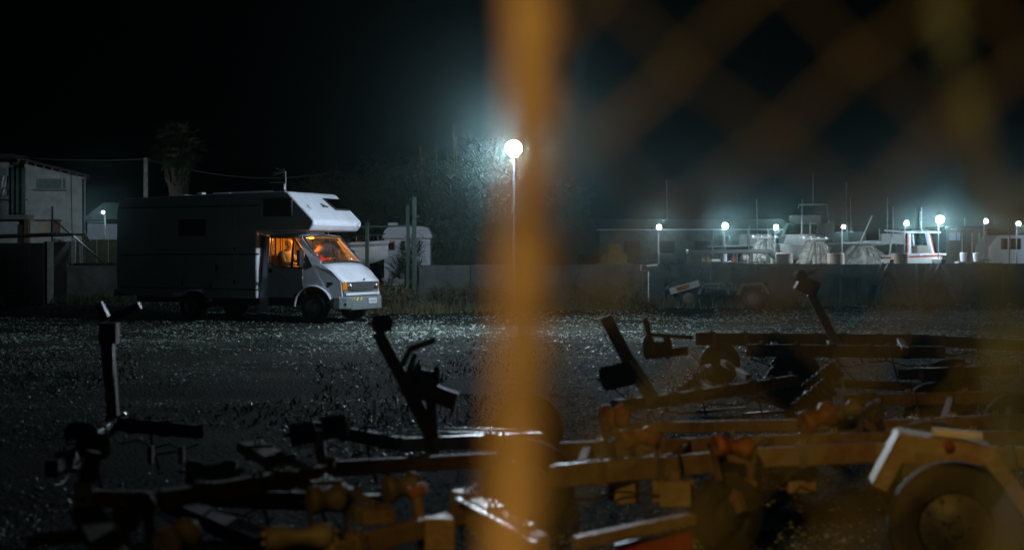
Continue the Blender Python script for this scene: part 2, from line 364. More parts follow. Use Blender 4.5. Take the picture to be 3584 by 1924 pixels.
# ================================================================== CAMPER
def camper():
    yaw = R(-24); r = thing('camper_van', (-4.05, 32.47, 0), 'white overcab camper van parked side-on with a warmly lit cab', 'camper van', rz=yaw)
    Bd = lambda mb, n, m, par=r, **k: mb.build(n, m, par, local=True, **k)
    Y = 1.05
    # --- living body
    prof = [(-5.33, .62), (-5.37, 1.2), (-5.34, 2.62), (-5.26, 2.76), (-5.10, 2.83), (-3.2, 2.885), (-.68, 2.93), (-.58, 2.905), (.06, 2.31), (.10, 2.25), (.085, 2.17), (.0, 2.06), (-.05, 2.045), (-1.40, 2.03), (-1.40, .52),
            (-2.84, .52)] + [(-3.3 + .46 * math.cos(a), .50 + .36 * math.sin(a)) for a in [math.pi * k / 8 for k in range(1, 8)]] + [(-3.76, .52), (-5.0, .55)]
    Bd(MB().prism([(a, -Y, z) for a, z in prof], (0, 2 * Y, 0)), 'living_body', WHITE, bevel=.035)
    ts = lambda q: (31.51 * q + 4.48) / (.914 + .407 * q)
    T = lambda x: ts((x - CX) / F)
    Z = lambda x, y: CH - (y - HY) * (31.51 - .407 * T(x)) / F
    def onside(x0, y0, x1, y1, n, m, par=r, proud=.012, bev=.0, s=-1):
        xm = (x0 + x1) / 2; a, b = T(x0), T(x1); z0, z1 = Z(xm, y1), Z(xm, y0)
        return Bd(MB().box(((a + b) / 2, s * (Y + proud / 2 - .002), (z0 + z1) / 2), (abs(b - a), proud + .004, abs(z1 - z0))), n, m, par, bevel=bev)
    def win(x0, y0, x1, y1):
        f = onside(x0, y0, x1, y1, 'side_window', PLAST, proud=.02, bev=.02)
        onside(x0 + 7, y0 + 6, x1 - 7, y1 - 6, 'pane', PANE, f, proud=.03, bev=.006); return f
    win(625, 767, 720, 826); win(922, 693, 1023, 758)
    # door frame lines, trims
    tr = lambda x0, z0, x1, z1, w, n, m: Bd(MB().bar((T(x0), -Y - .006, z0), (T(x1), -Y - .006, z1), w, .02, up=(0, 1, 0)), n, m)
    tr(420, 2.60, 906, 2.62, .03, 'trim_rail', BUMP); tr(425, 1.50, 906, 1.52, .035, 'trim_rail', BUMP); tr(425, .74, 906, .72, .03, 'trim_rail', BUMP)
    dr = onside(748, 733, 823, 1014, 'entrance_door', WHITE, proud=.014, bev=.01)
    Bd(MB().box((T(760), -Y - .03, 1.2), (.05, .035, .16)), 'door_handle', PLAST, dr)
    for x, y0, y1 in ((822, 864, 878), (822, 980, 994), (739, 993, 1006), (640, 972, 1000)):
        Bd(MB().box((T(x), -Y - .025, (Z(x, y0) + Z(x, y1)) / 2), (.035, .02, Z(x, y0) - Z(x, y1))), 'hinge', CHROME)
    lk = onside(600, 975, 690, 1010, 'locker_door', WHITE, proud=.01, bev=.008)
    Bd(MB().box((-2.2, 0, .44), (1.2, 1.6, .14)), 'underbody', DARKST); Bd(MB().box((-4.5, 0, .46), (1.0, 1.5, .12)), 'water_tank', DARKST)
    Bd(MB().box((-5.44, 0, .60), (.08, 2.0, .16)), 'rear_bumper', BUMP, bevel=.02)
    # roof furniture
    for a, y, sx, sy, sz in ((-4.3, .1, .42, .42, .09), (-3.35, -.45, .16, .16, .10), (-3.05, .2, .5, .6, .10), (-2.35, -.3, .35, .35, .07)):
        v = Bd(MB().box((a, y, 2.86 + (a + 4) * .014 + sz / 2), (sx, sy, sz)), 'roof_vent', WHITE, bevel=.025)
    for y in (-.7, .7): Bd(MB().tube([(-2.3, y, 2.94), (-1.2, y, 2.96)], .02, 6), 'roof_rail', CHROME)
    # antenna
    mx, my = -1.12, -.3
    an = Bd(MB().tube([(mx, my, 2.9), (mx, my, 3.42)], .012, 6), 'antenna_mast', STEEL)
    Bd(MB().box((mx - .02, my - .02, 3.06), (.035, .05, .13)), 'antenna_box', WHITE, an)
    Bd(MB().tube([(mx, my, 3.16), (mx - .44, my, 3.17)], .010, 6), 'antenna_boom', STEEL, an)
    for dz, l in ((.10, .30), (.0, .34), (-.06, .30)): Bd(MB().tube([(mx - .02, my, 3.40), (mx - l, my + dz * .6, 3.40 + dz)], .008, 6), 'antenna_element', STEEL, an)
    for s in (-1, 1): Bd(MB().tube([(mx, my, 3.40), (mx - .08, my, 3.40 + s * .09)], .008, 6), 'antenna_element', STEEL, an)
    # overcab window on the slope, badge, decals
    A, B = Vector((-.58, 0, 2.905)), Vector((.06, 0, 2.31)); nrm = Vector((.595, 0, .64)).normalized()
    def sl(u, v, h=.006): return A.lerp(B, u) + Vector((0, -Y + 2 * Y * v, 0)) + nrm * h
    f = Bd(MB().prism([sl(.18, .60), sl(.18, .965), sl(.64, .955), sl(.64, .66), sl(.5, .63)], nrm * .02), 'front_window', PLAST, bevel=.008)
    Bd(MB().prism([sl(.22, .625, .03), sl(.22, .945, .03), sl(.60, .935, .03), sl(.60, .68, .03), sl(.49, .655, .03)], nrm * .008), 'pane', PANE, f)
    Bd(MB().lathe([(0, .035), (.03, .03), (.045, .01)], sl(.50, .47, .0), nrm, 10).bar(sl(.44, .43, .03), sl(.56, .52, .03), .02, .03).bar(sl(.56, .43, .03), sl(.50, .47, .03), .02, .02), 'vent_knob', PLAST)
    def swirl(u, v, s, n):
        mb = MB()
        for k in range(3):
            pts = [sl(u + s * .10 * math.sin(a * 1.3 + k * 2) + s * .03 * k, v + s * .05 * (a - 1) * math.cos(k), .004) for a in [i * .35 for i in range(7)]]
            mb.tube(pts, [.004, .008, .010, .009, .007, .005, .003], 4)
        return Bd(mb, n, DECAL)
    swirl(.52, .15, 1.0, 'leaf_decal')
    mb = MB()
    for k in range(5):
        z0 = 2.10 + .03 * k; mb.tube([(.062 + (z0 - 2.06) * .45, .86 + .03 * math.sin(k * 2), z0), (.068 + (z0 - 2.06) * .45, .90 + .05 * math.cos(k), z0 + .05)], [.006, .004], 4)
    Bd(mb, 'leaf_decal', DECAL)
    # ---------------------------------------------------------------- cab
    def hw(a, z):
        h = .95 - .11 * max(0, a + .25) - .05 * max(0, a - .4)
        return h - .17 * max(0, z - 1.25)
    def panel(poly, n, m, sgn, th=.03, par=r, out=0.0, **k):
        vo = [Vector((a, sgn * (hw(a, z) + out), z)) for a, z in poly]; vi = [Vector((a, sgn * (hw(a, z) + out - th), z)) for a, z in poly]
        n_ = len(poly); mb = MB()
        mb.add(vo + vi, [tuple(range(n_)) if sgn < 0 else tuple(range(n_ - 1, -1, -1)), tuple(range(2 * n_ - 1, n_ - 1, -1)) if sgn < 0 else tuple(range(n_, 2 * n_))] + [(i, n_ + i, n_ + (i + 1) % n_, (i + 1) % n_) for i in range(n_)])
        return Bd(mb, n, m, par, **k)
    arch = [(.45 * math.cos(a), .36 + .45 * math.sin(a)) for a in [math.pi * k / 10 for k in range(0, 11)]]
    doorpoly = [(-1.18, .55), (-.50, .55), (-.49, .62)] + [(-.38, .68), (-.34, .74), (-.25, .80)] + [(-.25, 1.21), (-.55, 1.21), (-.95, 1.24), (-1.13, 1.31), (-1.18, 1.33)]
    for s in (-1, 1):
        # rear pillar, roof rail, A pillar, front wing
        panel([(-1.40, .50), (-1.19, .50), (-1.19, 1.93), (-1.40, 1.95)], 'rear_pillar', WHITE, s)
        panel([(-1.39, .24), (-1.16, .24), (-1.16, .55), (-1.39, .55)], 'side_step_panel', BUMP if s > 0 else WHITE, s, out=.01)
        panel([(-1.19, 1.89), (-.55, 1.89), (-.33, 1.86), (-.33, 1.94), (-.5, 1.965), (-1.19, 1.96)], 'roof_rail_panel', WHITE, s)
        panel([(-.33, 1.87), (-.42, 1.80), (-.20, 1.52), (-.04, 1.26), (.17, 1.26), (.165, 1.36)], 'windscreen_pillar', WHITE, s, th=.07)
        d = panel(doorpoly, 'cab_door', WHITE, s, out=.004)
        panel([(-1.16, .98), (-.26, .98), (-.26, 1.0), (-1.16, 1.0)], 'crease', WHITE, s, th=.02, par=d, out=.014)
        panel([(-1.15, 1.10), (-1.07, 1.10), (-1.07, 1.19), (-1.15, 1.19)], 'door_handle', PLAST, s, th=.02, par=d, out=.018)
        panel([(-.51, 1.20), (-.58, 1.20), (-.58, 1.90), (-.55, 1.90)], 'window_divider', PLAST, s, th=.02, par=d)
        wp = [(-1.14, 1.91), (-.54, 1.91), (-.26, 1.60), (-.21, 1.21), (-.55, 1.20), (-.95, 1.23), (-1.14, 1.30)]
        ip = [(-1.11, 1.88), (-.56, 1.88), (-.31, 1.58), (-.26, 1.24), (-.55, 1.235), (-.95, 1.265), (-1.11, 1.335)]
        mb = MB(); n_ = len(wp)                       # rubber seal ring
        ring = [Vector((a, s * (hw(a, z) + .010), z)) for a, z in wp] + [Vector((a, s * (hw(a, z) + .012), z)) for a, z in ip]
        mb.add(ring, [(i, (i + 1) % n_, n_ + (i + 1) % n_, n_ + i) for i in range(n_)]); sr = Bd(mb, 'window_seal', PLAST, d)
        sm = sr.modifiers.new('solid', 'SOLIDIFY'); sm.thickness = .02; sm.offset = 0
        panel(ip, 'side_glass', CLEAR, s, th=.004, par=d, out=-.006)
        wing = [(-.245, .80)] + [(a, z) for a, z in reversed([(.45 * math.cos(t), .36 + .45 * math.sin(t)) for t in [math.pi * k / 12 for k in range(1, 9)]])] + [(.46, .36), (.60, .36), (.70, .56), (.68, .72), (.66, .93), (.45, 1.14), (.17, 1.33), (.0, 1.27), (-.245, 1.22)]
        panel(wing, 'front_wing', WHITE, s)
        ar = MB(); a1 = [(.45 * math.cos(t), .36 + .45 * math.sin(t)) for t in [math.pi * k / 14 for k in range(0, 15)]]
        ar.tube([(a, s * (hw(a, z) + .012), z) for a, z in a1], .026, 6); Bd(ar, 'wheel_arch_trim', WHITE, smooth=True)
        panel([(-1.16, .36), (-.47, .36), (-.48, .56), (-1.16, .56)], 'sill_panel', DARKST, s, out=-.01)
        # mirror
        mb = MB().box((-.22, s * (hw(-.22, 1.4) + .19), 1.44), (.10, .20, .36), (0, 0, s * R(-12))); mi = Bd(mb, 'door_mirror', PLAST, bevel=.03)
        Bd(MB().bar((-.22, s * .86, 1.34), (-.22, s * 1.06, 1.36), .03, .05), 'mirror_arm', PLAST, mi)
        panel([(-.26, 1.22), (-.21, 1.55), (-.12, 1.42), (-.02, 1.26), (-.05, 1.22)], 'mirror_plate', PLAST, s, out=.010)
    # cab roof, hood, cowl as lofted strips
    def loft(rows, n, m, par=r, th=.02, **k):
        c = 9; mb = MB(); V = []
        for a, z, w, crown in rows:
            for i in range(c):
                v = -1 + 2 * i / (c - 1); V.append((a - .05 * v * v * (1 if a > 0 else .3), v * w, z - crown * v * v))
        fs = [(j * c + i, j * c + i + 1, (j + 1) * c + i + 1, (j + 1) * c + i) for j in range(len(rows) - 1) for i in range(c - 1)]
        mb.add(V, fs); o = Bd(mb, n, m, par, smooth=True, **k)
        so = o.modifiers.new('solid', 'SOLIDIFY'); so.thickness = th; so.offset = -1 if False else 0
        return o
    loft([(-1.40, 1.99, .84, .03), (-.9, 1.99, .84, .03), (-.45, 1.975, .84, .03), (-.32, 1.945, .83, .03)], 'cab_roof', WHITE)
    hood = loft([(.27, 1.33, .86, .03), (.38, 1.245, .86, .03), (.55, 1.10, .85, .03), (.70, .965, .83, .025), (.735, .925, .82, .02), (.745, .90, .81, .02)], 'bonnet', WHITE)
    Bd(MB().ball((.765, .02, .955), (.012, .055, .022)), 'oval_badge', PLAST, hood)
    loft([(.12, 1.355, .87, .02), (.20, 1.365, .86, .02), (.29, 1.335, .855, .03)], 'cowl_grille', PLAST)
    ws = loft([(-.335, 1.935, .80, .03), (-.1, 1.66, .82, .03), (.165, 1.36, .84, .025)], 'windscreen', CLEAR, th=.004)
    [Bd(MB().tube([(.21, y, 1.38), (.13, y + .3, 1.45)], .012, 5), 'wiper', PLAST, ws) for y in (-.5, .1)]
    for s in (-1, 1): Bd(MB().tube([(-.33, s * .80, 1.93), (-.1, s * .835, 1.655), (.16, s * .86, 1.355)], .02, 6), 'windscreen_seal', PLAST, ws)
    Bd(MB().tube([(-.34, -.80, 1.915), (-.33, 0, 1.945), (-.34, .80, 1.915)], .02, 6), 'windscreen_seal', PLAST, ws)
    # front panel
    fp = Bd(MB().box((.67, 0, .72), (.08, 1.56, .40)), 'front_panel', BUMP, bevel=.02)
    gr = Bd(MB().box((.725, 0.0, .80), (.03, .94, .20)), 'grille', PLAST)
    for k in range(4): Bd(MB().box((.745, 0, .73 + .045 * k), (.02, .94, .014)), 'grille_slat', PLAST, gr)
    Bd(MB().box((.735, 0, .63), (.03, 1.5, .05)), 'lower_valance', WHITE)
    for s in (-1, 1):
        h = Bd(MB().prism([(.715, s * .47, .72), (.715, s * .685, .72), (.715, s * .685, .90), (.715, s * .53, .905), (.715, s * .47, .80)], (.025, 0, 0)), 'headlight', REFL, bevel=.006)
        Bd(MB().box((.746, s * .67, .81), (.01, .022, .16)), 'chrome_trim', CHROME, h)
        Bd(MB().lathe([(0, .07), (.01, .055), (.016, .02)], (.738, s * .575, .80), (1, 0, 0), 14), 'lens', CHROME, h)
        Bd(MB().prism([(.73, s * .69, .72), (.68, s * .815, .72), (.68, s * .815, .895), (.73, s * .69, .90)], (.02, 0, 0)), 'indicator', AMBER, bevel=.006)
    bp_ = [(.50, -.93), (.66, -.90), (.78, -.78), (.83, -.55), (.845, 0), (.83, .55), (.78, .78), (.66, .90), (.50, .93), (.50, .80), (.66, .70), (.70, 0), (.66, -.70), (.50, -.80)]
    bo = Bd(MB().prism([(a, b, .30) for a, b in bp_], (0, 0, .28)), 'front_bumper', BUMP, bevel=.03)
    Bd(MB().prism([(.845, -.7, .29), (.845, .7, .29), (.70, .7, .26), (.70, -.7, .26)], (0, 0, .03)), 'bumper_lip', BUMP, bo)
    def stripe(y0, y1, sk=.045):
        xx = lambda y: .853 - .03 * (abs(y) / .55) ** 2 if abs(y) < .56 else .826 - (abs(y) - .55) * .24
        Bd(MB().prism([(xx(y0 - sk), y0 - sk, .49), (xx(y1 - sk), y1 - sk, .49), (xx(y1), y1, .56), (xx(y0), y0, .56)], (.006, 0, 0)), 'hazard_stripe', YELLOW, bo)
    for y in (-.70, -.57, -.42, -.27): stripe(y, y + .075)
    stripe(.70, .76)
    pl = Bd(MB().box((.856, .24, .47), (.012, .36, .12)), 'number_plate', mat('pale_plate', (.62, .62, .66), .5, var=.1), bo)
    for k in range(6): Bd(MB().box((.864, .11 + .05 * k, .47), (.004, .022, .06)), 'plate_mark', mat('plate_grey', (.3, .3, .33), .6), pl)
    Bd(MB().lathe([(0, .03), (.01, .026)], (.80, -.80, .44), (.8, -.6, 0), 10), 'green_sticker', mat('green_sticker', (.05, .40, .16), .5), bo)
    # wheels
    def wheel(a, y, s, n='wheel'):
        w = bpy.data.objects.new(n, None); w.empty_display_size = .1; col.objects.link(w); w.parent = r; w.location = (a, y, .335)
        MB().lathe([(-.09, .20), (-.10, .29), (-.085, .325), (-.04, .337), (.04, .337), (.085, .325), (.10, .29), (.09, .20), (-.09, .20)], (0, 0, 0), (0, 1, 0), 28, cap=False).build('tyre', BLACK, w, local=True, smooth=True)
        MB().lathe([(-s * .03, .0), (-s * .03, .19), (s * .07, .205), (s * .09, .20), (s * .05, .175), (s * .03, .12), (s * .075, .10), (s * .08, .04), (s * .08, 0.001)], (0, 0, 0), (0, 1, 0), 24, cap=False).build('rim', STEEL, w, local=True, smooth=True)
    for a in (0, -3.3):
        for s in (-1, 1): wheel(a, s * .83, s)
    Bd(MB().tube([(0, -.8, .34), (0, .8, .34)], .05, 8), 'front_axle', DARKST); Bd(MB().tube([(-3.3, -.8, .34), (-3.3, .8, .34)], .06, 8), 'rear_axle', DARKST)
    Bd(MB().box((.1, 0, .62), (1.0, 1.2, .5)), 'engine_bay', DARKST)
    # interior
    Bd(MB().box((-1.375, 0, 1.25), (.03, 1.84, 1.46)), 'bulkhead', DARKST); Bd(MB().box((.14, 0, .95), (.03, 1.62, .80)), 'firewall', DARKST)  # plates added to keep the cab light from leaking out
    for s in (-1, 1):
        Bd(MB().box((-.02, s * .68, .875), (1.0, .40, .04)), 'inner_wing', DARKST); Bd(MB().box((-.50, s * .72, .62), (.03, .42, .50)), 'inner_wing', DARKST); Bd(MB().box((-.95, s * .87, .60), (.92, .08, .10)), 'inner_sill', DARKST)  # unseen plates added to stop cab light showing through the wheel arches
    Bd(MB().box((-.55, 0, .60), (1.6, 1.7, .06)), 'cab_floor', DARKST)
    Bd(MB().prism([(.10, -.80, 1.33), (-.18, -.80, 1.33), (-.26, -.80, 1.20), (-.10, -.80, .95), (.15, -.80, .95)], (0, 1.6, 0)), 'dashboard', BEIGE)
    mb = MB(); n = 26
    for k in range(n):
        y0 = -.86 + k * 1.72 / n; mb.box((-1.335 + .022 * math.sin(k * 1.9), y0 + .033, 1.40), (.02, .068, 1.02))
    Bd(mb, 'curtain', CURT)
    sw = Bd(MB().tube([(-.30 + .06 * math.sin(a), .45 + .2 * math.cos(a), 1.28 + .18 * math.sin(a)) for a in [k * 2 * math.pi / 18 for k in range(19)]], .014, 6, cap=False), 'steering_wheel', PLAST)
    Bd(MB().bar((-.30, .25, 1.28), (-.30, .65, 1.28), .03, .02).tube([(-.30, .45, 1.28), (-.08, .45, 1.10)], .025, 6), 'steering_column', PLAST, sw)
    for s in (-1, 1):
        st = Bd(MB().box((-.95, s * .45, .92), (.50, .50, .14)), 'cab_seat', SEATF, bevel=.04)
        Bd(MB().box((-1.22, s * .45, 1.22), (.12, .48, .56), (0, R(-8), 0)), 'backrest', SEATF, st, bevel=.04)
        Bd(MB().box((-.95, s * .45, .73), (.42, .42, .26)), 'seat_base', DARKST, st)
        Bd(MB().tube([(-.62, s * .86, 1.15), (-.85, s * .86, 1.17)], .03, 8), 'armrest', SEATF, st)
    lm = Bd(MB().lathe([(0, .05), (.03, .07), (.05, .04)], (-.60, -.02, 1.87), (0, 0, 1), 14), 'cabin_lamp', glow('cabin_glow', CABIN, 9))
    point('cabin_light', Vector((-.60, -.16, 1.83)), POWER_CABIN, CABIN, .06, r)
    return r
CAMPER = camper()

# ------------------------------------------------------------------ people in the cab (camper frame coordinates)
def skinmesh(name, verts, edges, radii, m, parent=None, loc=(0, 0, 0), rz=0.0, sub=2, root=0):
    me = bpy.data.meshes.new(name); me.from_pydata(verts, edges, []); me.update(); me.materials.append(m)
    o = bpy.data.objects.new(name, me); col.objects.link(o)
    if parent is not None: o.parent = parent
    else: o.location = loc; o.rotation_euler = (0, 0, rz)
    sk = o.modifiers.new('skin', 'SKIN'); sk.use_smooth_shade = True
    if not me.skin_vertices: me.attributes  # layer is made with the modifier below
    if len(me.skin_vertices) == 0:
        bpy.context.view_layer.objects.active = o
        import bmesh
        bm = bmesh.new(); bm.from_mesh(me); bm.verts.layers.skin.verify(); bm.to_mesh(me); bm.free()
    for i, sv in enumerate(me.skin_vertices[0].data):
        rr = radii[i]; sv.radius = rr if hasattr(rr, '__len__') else (rr, rr); sv.use_root = (i == root)
    s = o.modifiers.new('sub', 'SUBSURF'); s.levels = sub; s.render_levels = sub
    return o
def person(label, hip, chest, head, lh, rh, face, jacket, hairm, cap=False):
    """all points in the camper's frame; face: unit vector the face looks along"""
    hip, chest, head, lh, rh = map(Vector, (hip, chest, head, lh, rh)); fx = Vector(face).normalized()
    V, E, Rr = [], [], []
    def add(p, rad, par=None):
        V.append(tuple(p)); Rr.append(rad)
        if par is not None: E.append((par, len(V) - 1))
        return len(V) - 1
    h = add(hip, .13); mid = add(hip.lerp(chest, .5), (.135, .11), h); c = add(chest, (.15, .11), mid)
    nk = add(chest.lerp(head, .55) + Vector((0, 0, .02)), .055, c); add(head - Vector((0, 0, .06)), (.062, .07), nk); k = add(head + Vector((0, 0, .02)), (.076, .09), len(V) - 1); add(head + Vector((0, 0, .09)), (.06, .07), k)
    side = Vector((0, 1, 0)); hands = []
    for s, hd in ((1, lh), (-1, rh)):
        sh = chest + side * (s * .19) + Vector((0, 0, .06)); a = add(sh, .062, c)
        el = sh.lerp(hd, .5) + Vector((-.06, s * .07, -.10)); b = add(el, .043, a); w = add(el.lerp(hd, .86), .030, b); pm = add(hd, (.036, .02), w)
        dr = (hd - el).normalized(); sd = dr.cross(Vector((0, 0, 1))).normalized()
        for q, (o_, ln) in enumerate(((-.030, .070), (-.010, .080), (.010, .075), (.028, .060))):
            f1 = add(hd + dr * .05 + sd * o_, .0095, pm); add(hd + dr * (.05 + ln * .6) + sd * o_ * 1.1 - Vector((0, 0, .025)), .008, f1)
        f1 = add(hd + dr * .005 - sd * s * .05, .011, pm); add(hd + dr * .045 - sd * s * .06 - Vector((0, 0, .01)), .009, f1)
        kn = add(hip + Vector((.46, s * .12, .04)), .07, add(hip + Vector((.05, s * .10, 0)), .095, h)); an = add(hip + Vector((.52, s * .12, -.26)), .045, kn); add(hip + Vector((.64, s * .12, -.29)), .035, an)
    body = skinmesh('person', V, E, Rr, SKIN, None, CAMPER.location, CAMPER.rotation_euler.z)
    tag(body, label, 'person')
    # clothes
    V2, E2, R2 = [], [], []
    V, E, Rr = V2, E2, R2
    def add2(p, rad, par=None):
        V2.append(tuple(p)); R2.append(rad)
        if par is not None: E2.append((par, len(V2) - 1))
        return len(V2) - 1
    h = add2(hip + Vector((0, 0, .0)), (.155, .15)); mid = add2(hip.lerp(chest, .5), (.165, .14), h); c = add2(chest, (.18, .14), mid); add2(chest.lerp(head, .48), .085, c)
    for s, hd in ((1, lh), (-1, rh)):
        sh = chest + side * (s * .19) + Vector((0, 0, .06)); a = add2(sh, .085, c); el = sh.lerp(hd, .5) + Vector((-.06, s * .07, -.10)); b = add2(el, .062, a); add2(el.lerp(hd, .82), .046, b)
    skinmesh('jacket', V2, E2, R2, jacket, body)
    V3, E3, R3 = [], [], []
    def add3(p, rad, par=None):
        V3.append(tuple(p)); R3.append(rad)
        if par is not None: E3.append((par, len(V3) - 1))
        return len(V3) - 1
    h = add3(hip - Vector((0, 0, .01)), .15)
    for s in (-1, 1):
        kn = add3(hip + Vector((.46, s * .12, .04)), .085, add3(hip + Vector((.05, s * .10, 0)), .112, h)); add3(hip + Vector((.52, s * .12, -.24)), .06, kn)
    skinmesh('trousers', V3, E3, R3, TROUS, body)
    # hair, face
    mb = MB(); mb.ball(head + Vector((0, 0, .045)) - fx * .022, (.094, .088, .088), 14, 10); hr = mb.build('hair', hairm, body, local=True, smooth=True)
    up = Vector((0, 0, 1)); sx = up.cross(fx).normalized(); hc = head + Vector((0, 0, .02))
    MB().prism([hc + fx * .078 + up * .015, hc + fx * .078 - up * .035 + sx * .017, hc + fx * .078 - up * .035 - sx * .017], fx * .001).add([hc + fx * .078 + up * .018, hc + fx * .076 - up * .035 + sx * .018, hc + fx * .076 - up * .035 - sx * .018, hc + fx * .108 - up * .030], [(0, 1, 3), (0, 3, 2), (1, 2, 3)]).build('nose', SKIN, body, local=True)
    for s in (-1, 1):
        MB().ball(hc + fx * .074 + sx * (s * .032) + up * .022, (.012, .012, .008)).build('eye', HAIRD, body, local=True)
        MB().ball(hc + sx * (s * .082) - fx * .005, (.016, .012, .03)).build('ear', SKIN, body, local=True)
    MB().bar(hc + fx * .079 - up * .062 + sx * .026, hc + fx * .079 - up * .062 - sx * .026, .008, .008).build('mouth', REDP, body, local=True)
    return body
person('fair-haired person in an olive jacket sitting in the near cab seat', (-1.02, -.45, 1.06), (-1.02, -.45, 1.46), (-.92, -.44, 1.72), (-.62, -.30, 1.38), (-.66, -.58, 1.30), (.9, .25, -.2), JACKO, HAIRB)
person('dark-haired person in a red jacket in the far cab seat, one hand raised', (-1.02, .45, 1.06), (-.86, .45, 1.44), (-.70, .50, 1.69), (-.42, .58, 1.42), (-.62, .22, 1.58), (.5, -.85, -.1), RED, HAIRD)


# ================================================================== BACK WALL, GATE
def back_wall():
    def seg(x0, x1, d, z, m, label):
        a, b = (x0 - CX) * d / F, (x1 - CX) * d / F
        r = thing('concrete_wall', ((a + b) / 2, d, 0), label, 'wall', 'low concrete walls at the back of the yard')
        n = max(1, round((b - a) / 2.4)); w = (b - a) / n
        for k in range(n):
            MB().box((a + (k + .5) * w, d, z / 2 - .2), (w - .03, .14, z + .4 + random.uniform(-.012, .012))).build('wall_panel', m, r, bevel=.012)
        for k in range(n + 1):
            MB().box((a + k * w, d - .05, z / 2 - .22), (.16, .22, z + .36)).build('wall_post', m, r, bevel=.015)
    seg(183, 1180, 46, 1.12, CONC, 'low concrete wall running behind the camper')
    a, b = Vector((-2.55, 39.5, 0)), Vector((20.1, 47.5, 0)); r = thing('concrete_wall', a, 'long low concrete wall running across the right half behind the trailers', 'wall', 'low concrete walls at the back of the yard')
    n = 16; z = 1.2; dr = (b - a) / n; ang = math.atan2(dr.y, dr.x)
    for k in range(n):
        MB().box(a + dr * (k + .5) + Vector((0, 0, z / 2 - .2)), (dr.length - .03, .14, z + .4 + random.uniform(-.03, .03)), (0, 0, ang)).build('wall_panel', CONCD, r, bevel=.012)
    for k in range(n + 1): MB().box(a + dr * k + Vector((.02, -.05, z / 2 - .22)), (.16, .22, z + .36), (0, 0, ang)).build('wall_post', CONCD, r, bevel=.015)
back_wall()
def gate():
    d = 37.6; a = px(1285, 900, d).x; b = px(1450, 900, d).x
    r = thing('green_gate', ((a + b) / 2, d, 0), 'green metal gate frame standing open beside the camper nose', 'gate')
    for n_, x, zt, w in (('gate_post', a, 2.35, .10), ('gate_post', b, 3.02, .11)):
        MB().box((x, d, zt / 2 - .2), (w, w, zt + .4)).build(n_, GREENM, r, bevel=.01)
    MB().box((b - .19, d + .3, 1.3), (.09, .09, 3.0)).build('gate_stile', GREENM, r)
    MB().bar((a - .5, d, 2.22), (b, d, 2.26), .05, .05).build('top_rail', GREENM, r)
    for k in range(3): MB().box((b + .1, d, .5 + k), (.08, .05, .06)).build('hinge', DARKST, r)
gate()
def pole_thing(name, x, y0, y1, d, rad, m, label, cat='pole', group=None):
    a = px(x, y0, d); r = MB().tube([(a.x, d, -.3), (a.x, d, a.z)], [rad, rad * .8], 8).build(name, m); tag(r, label, cat, group); return r
pole_thing('timber_pole', 1475, 548, 0, 48, .15, WOODB, 'thick dark pole rising above the green gate', 'pole')

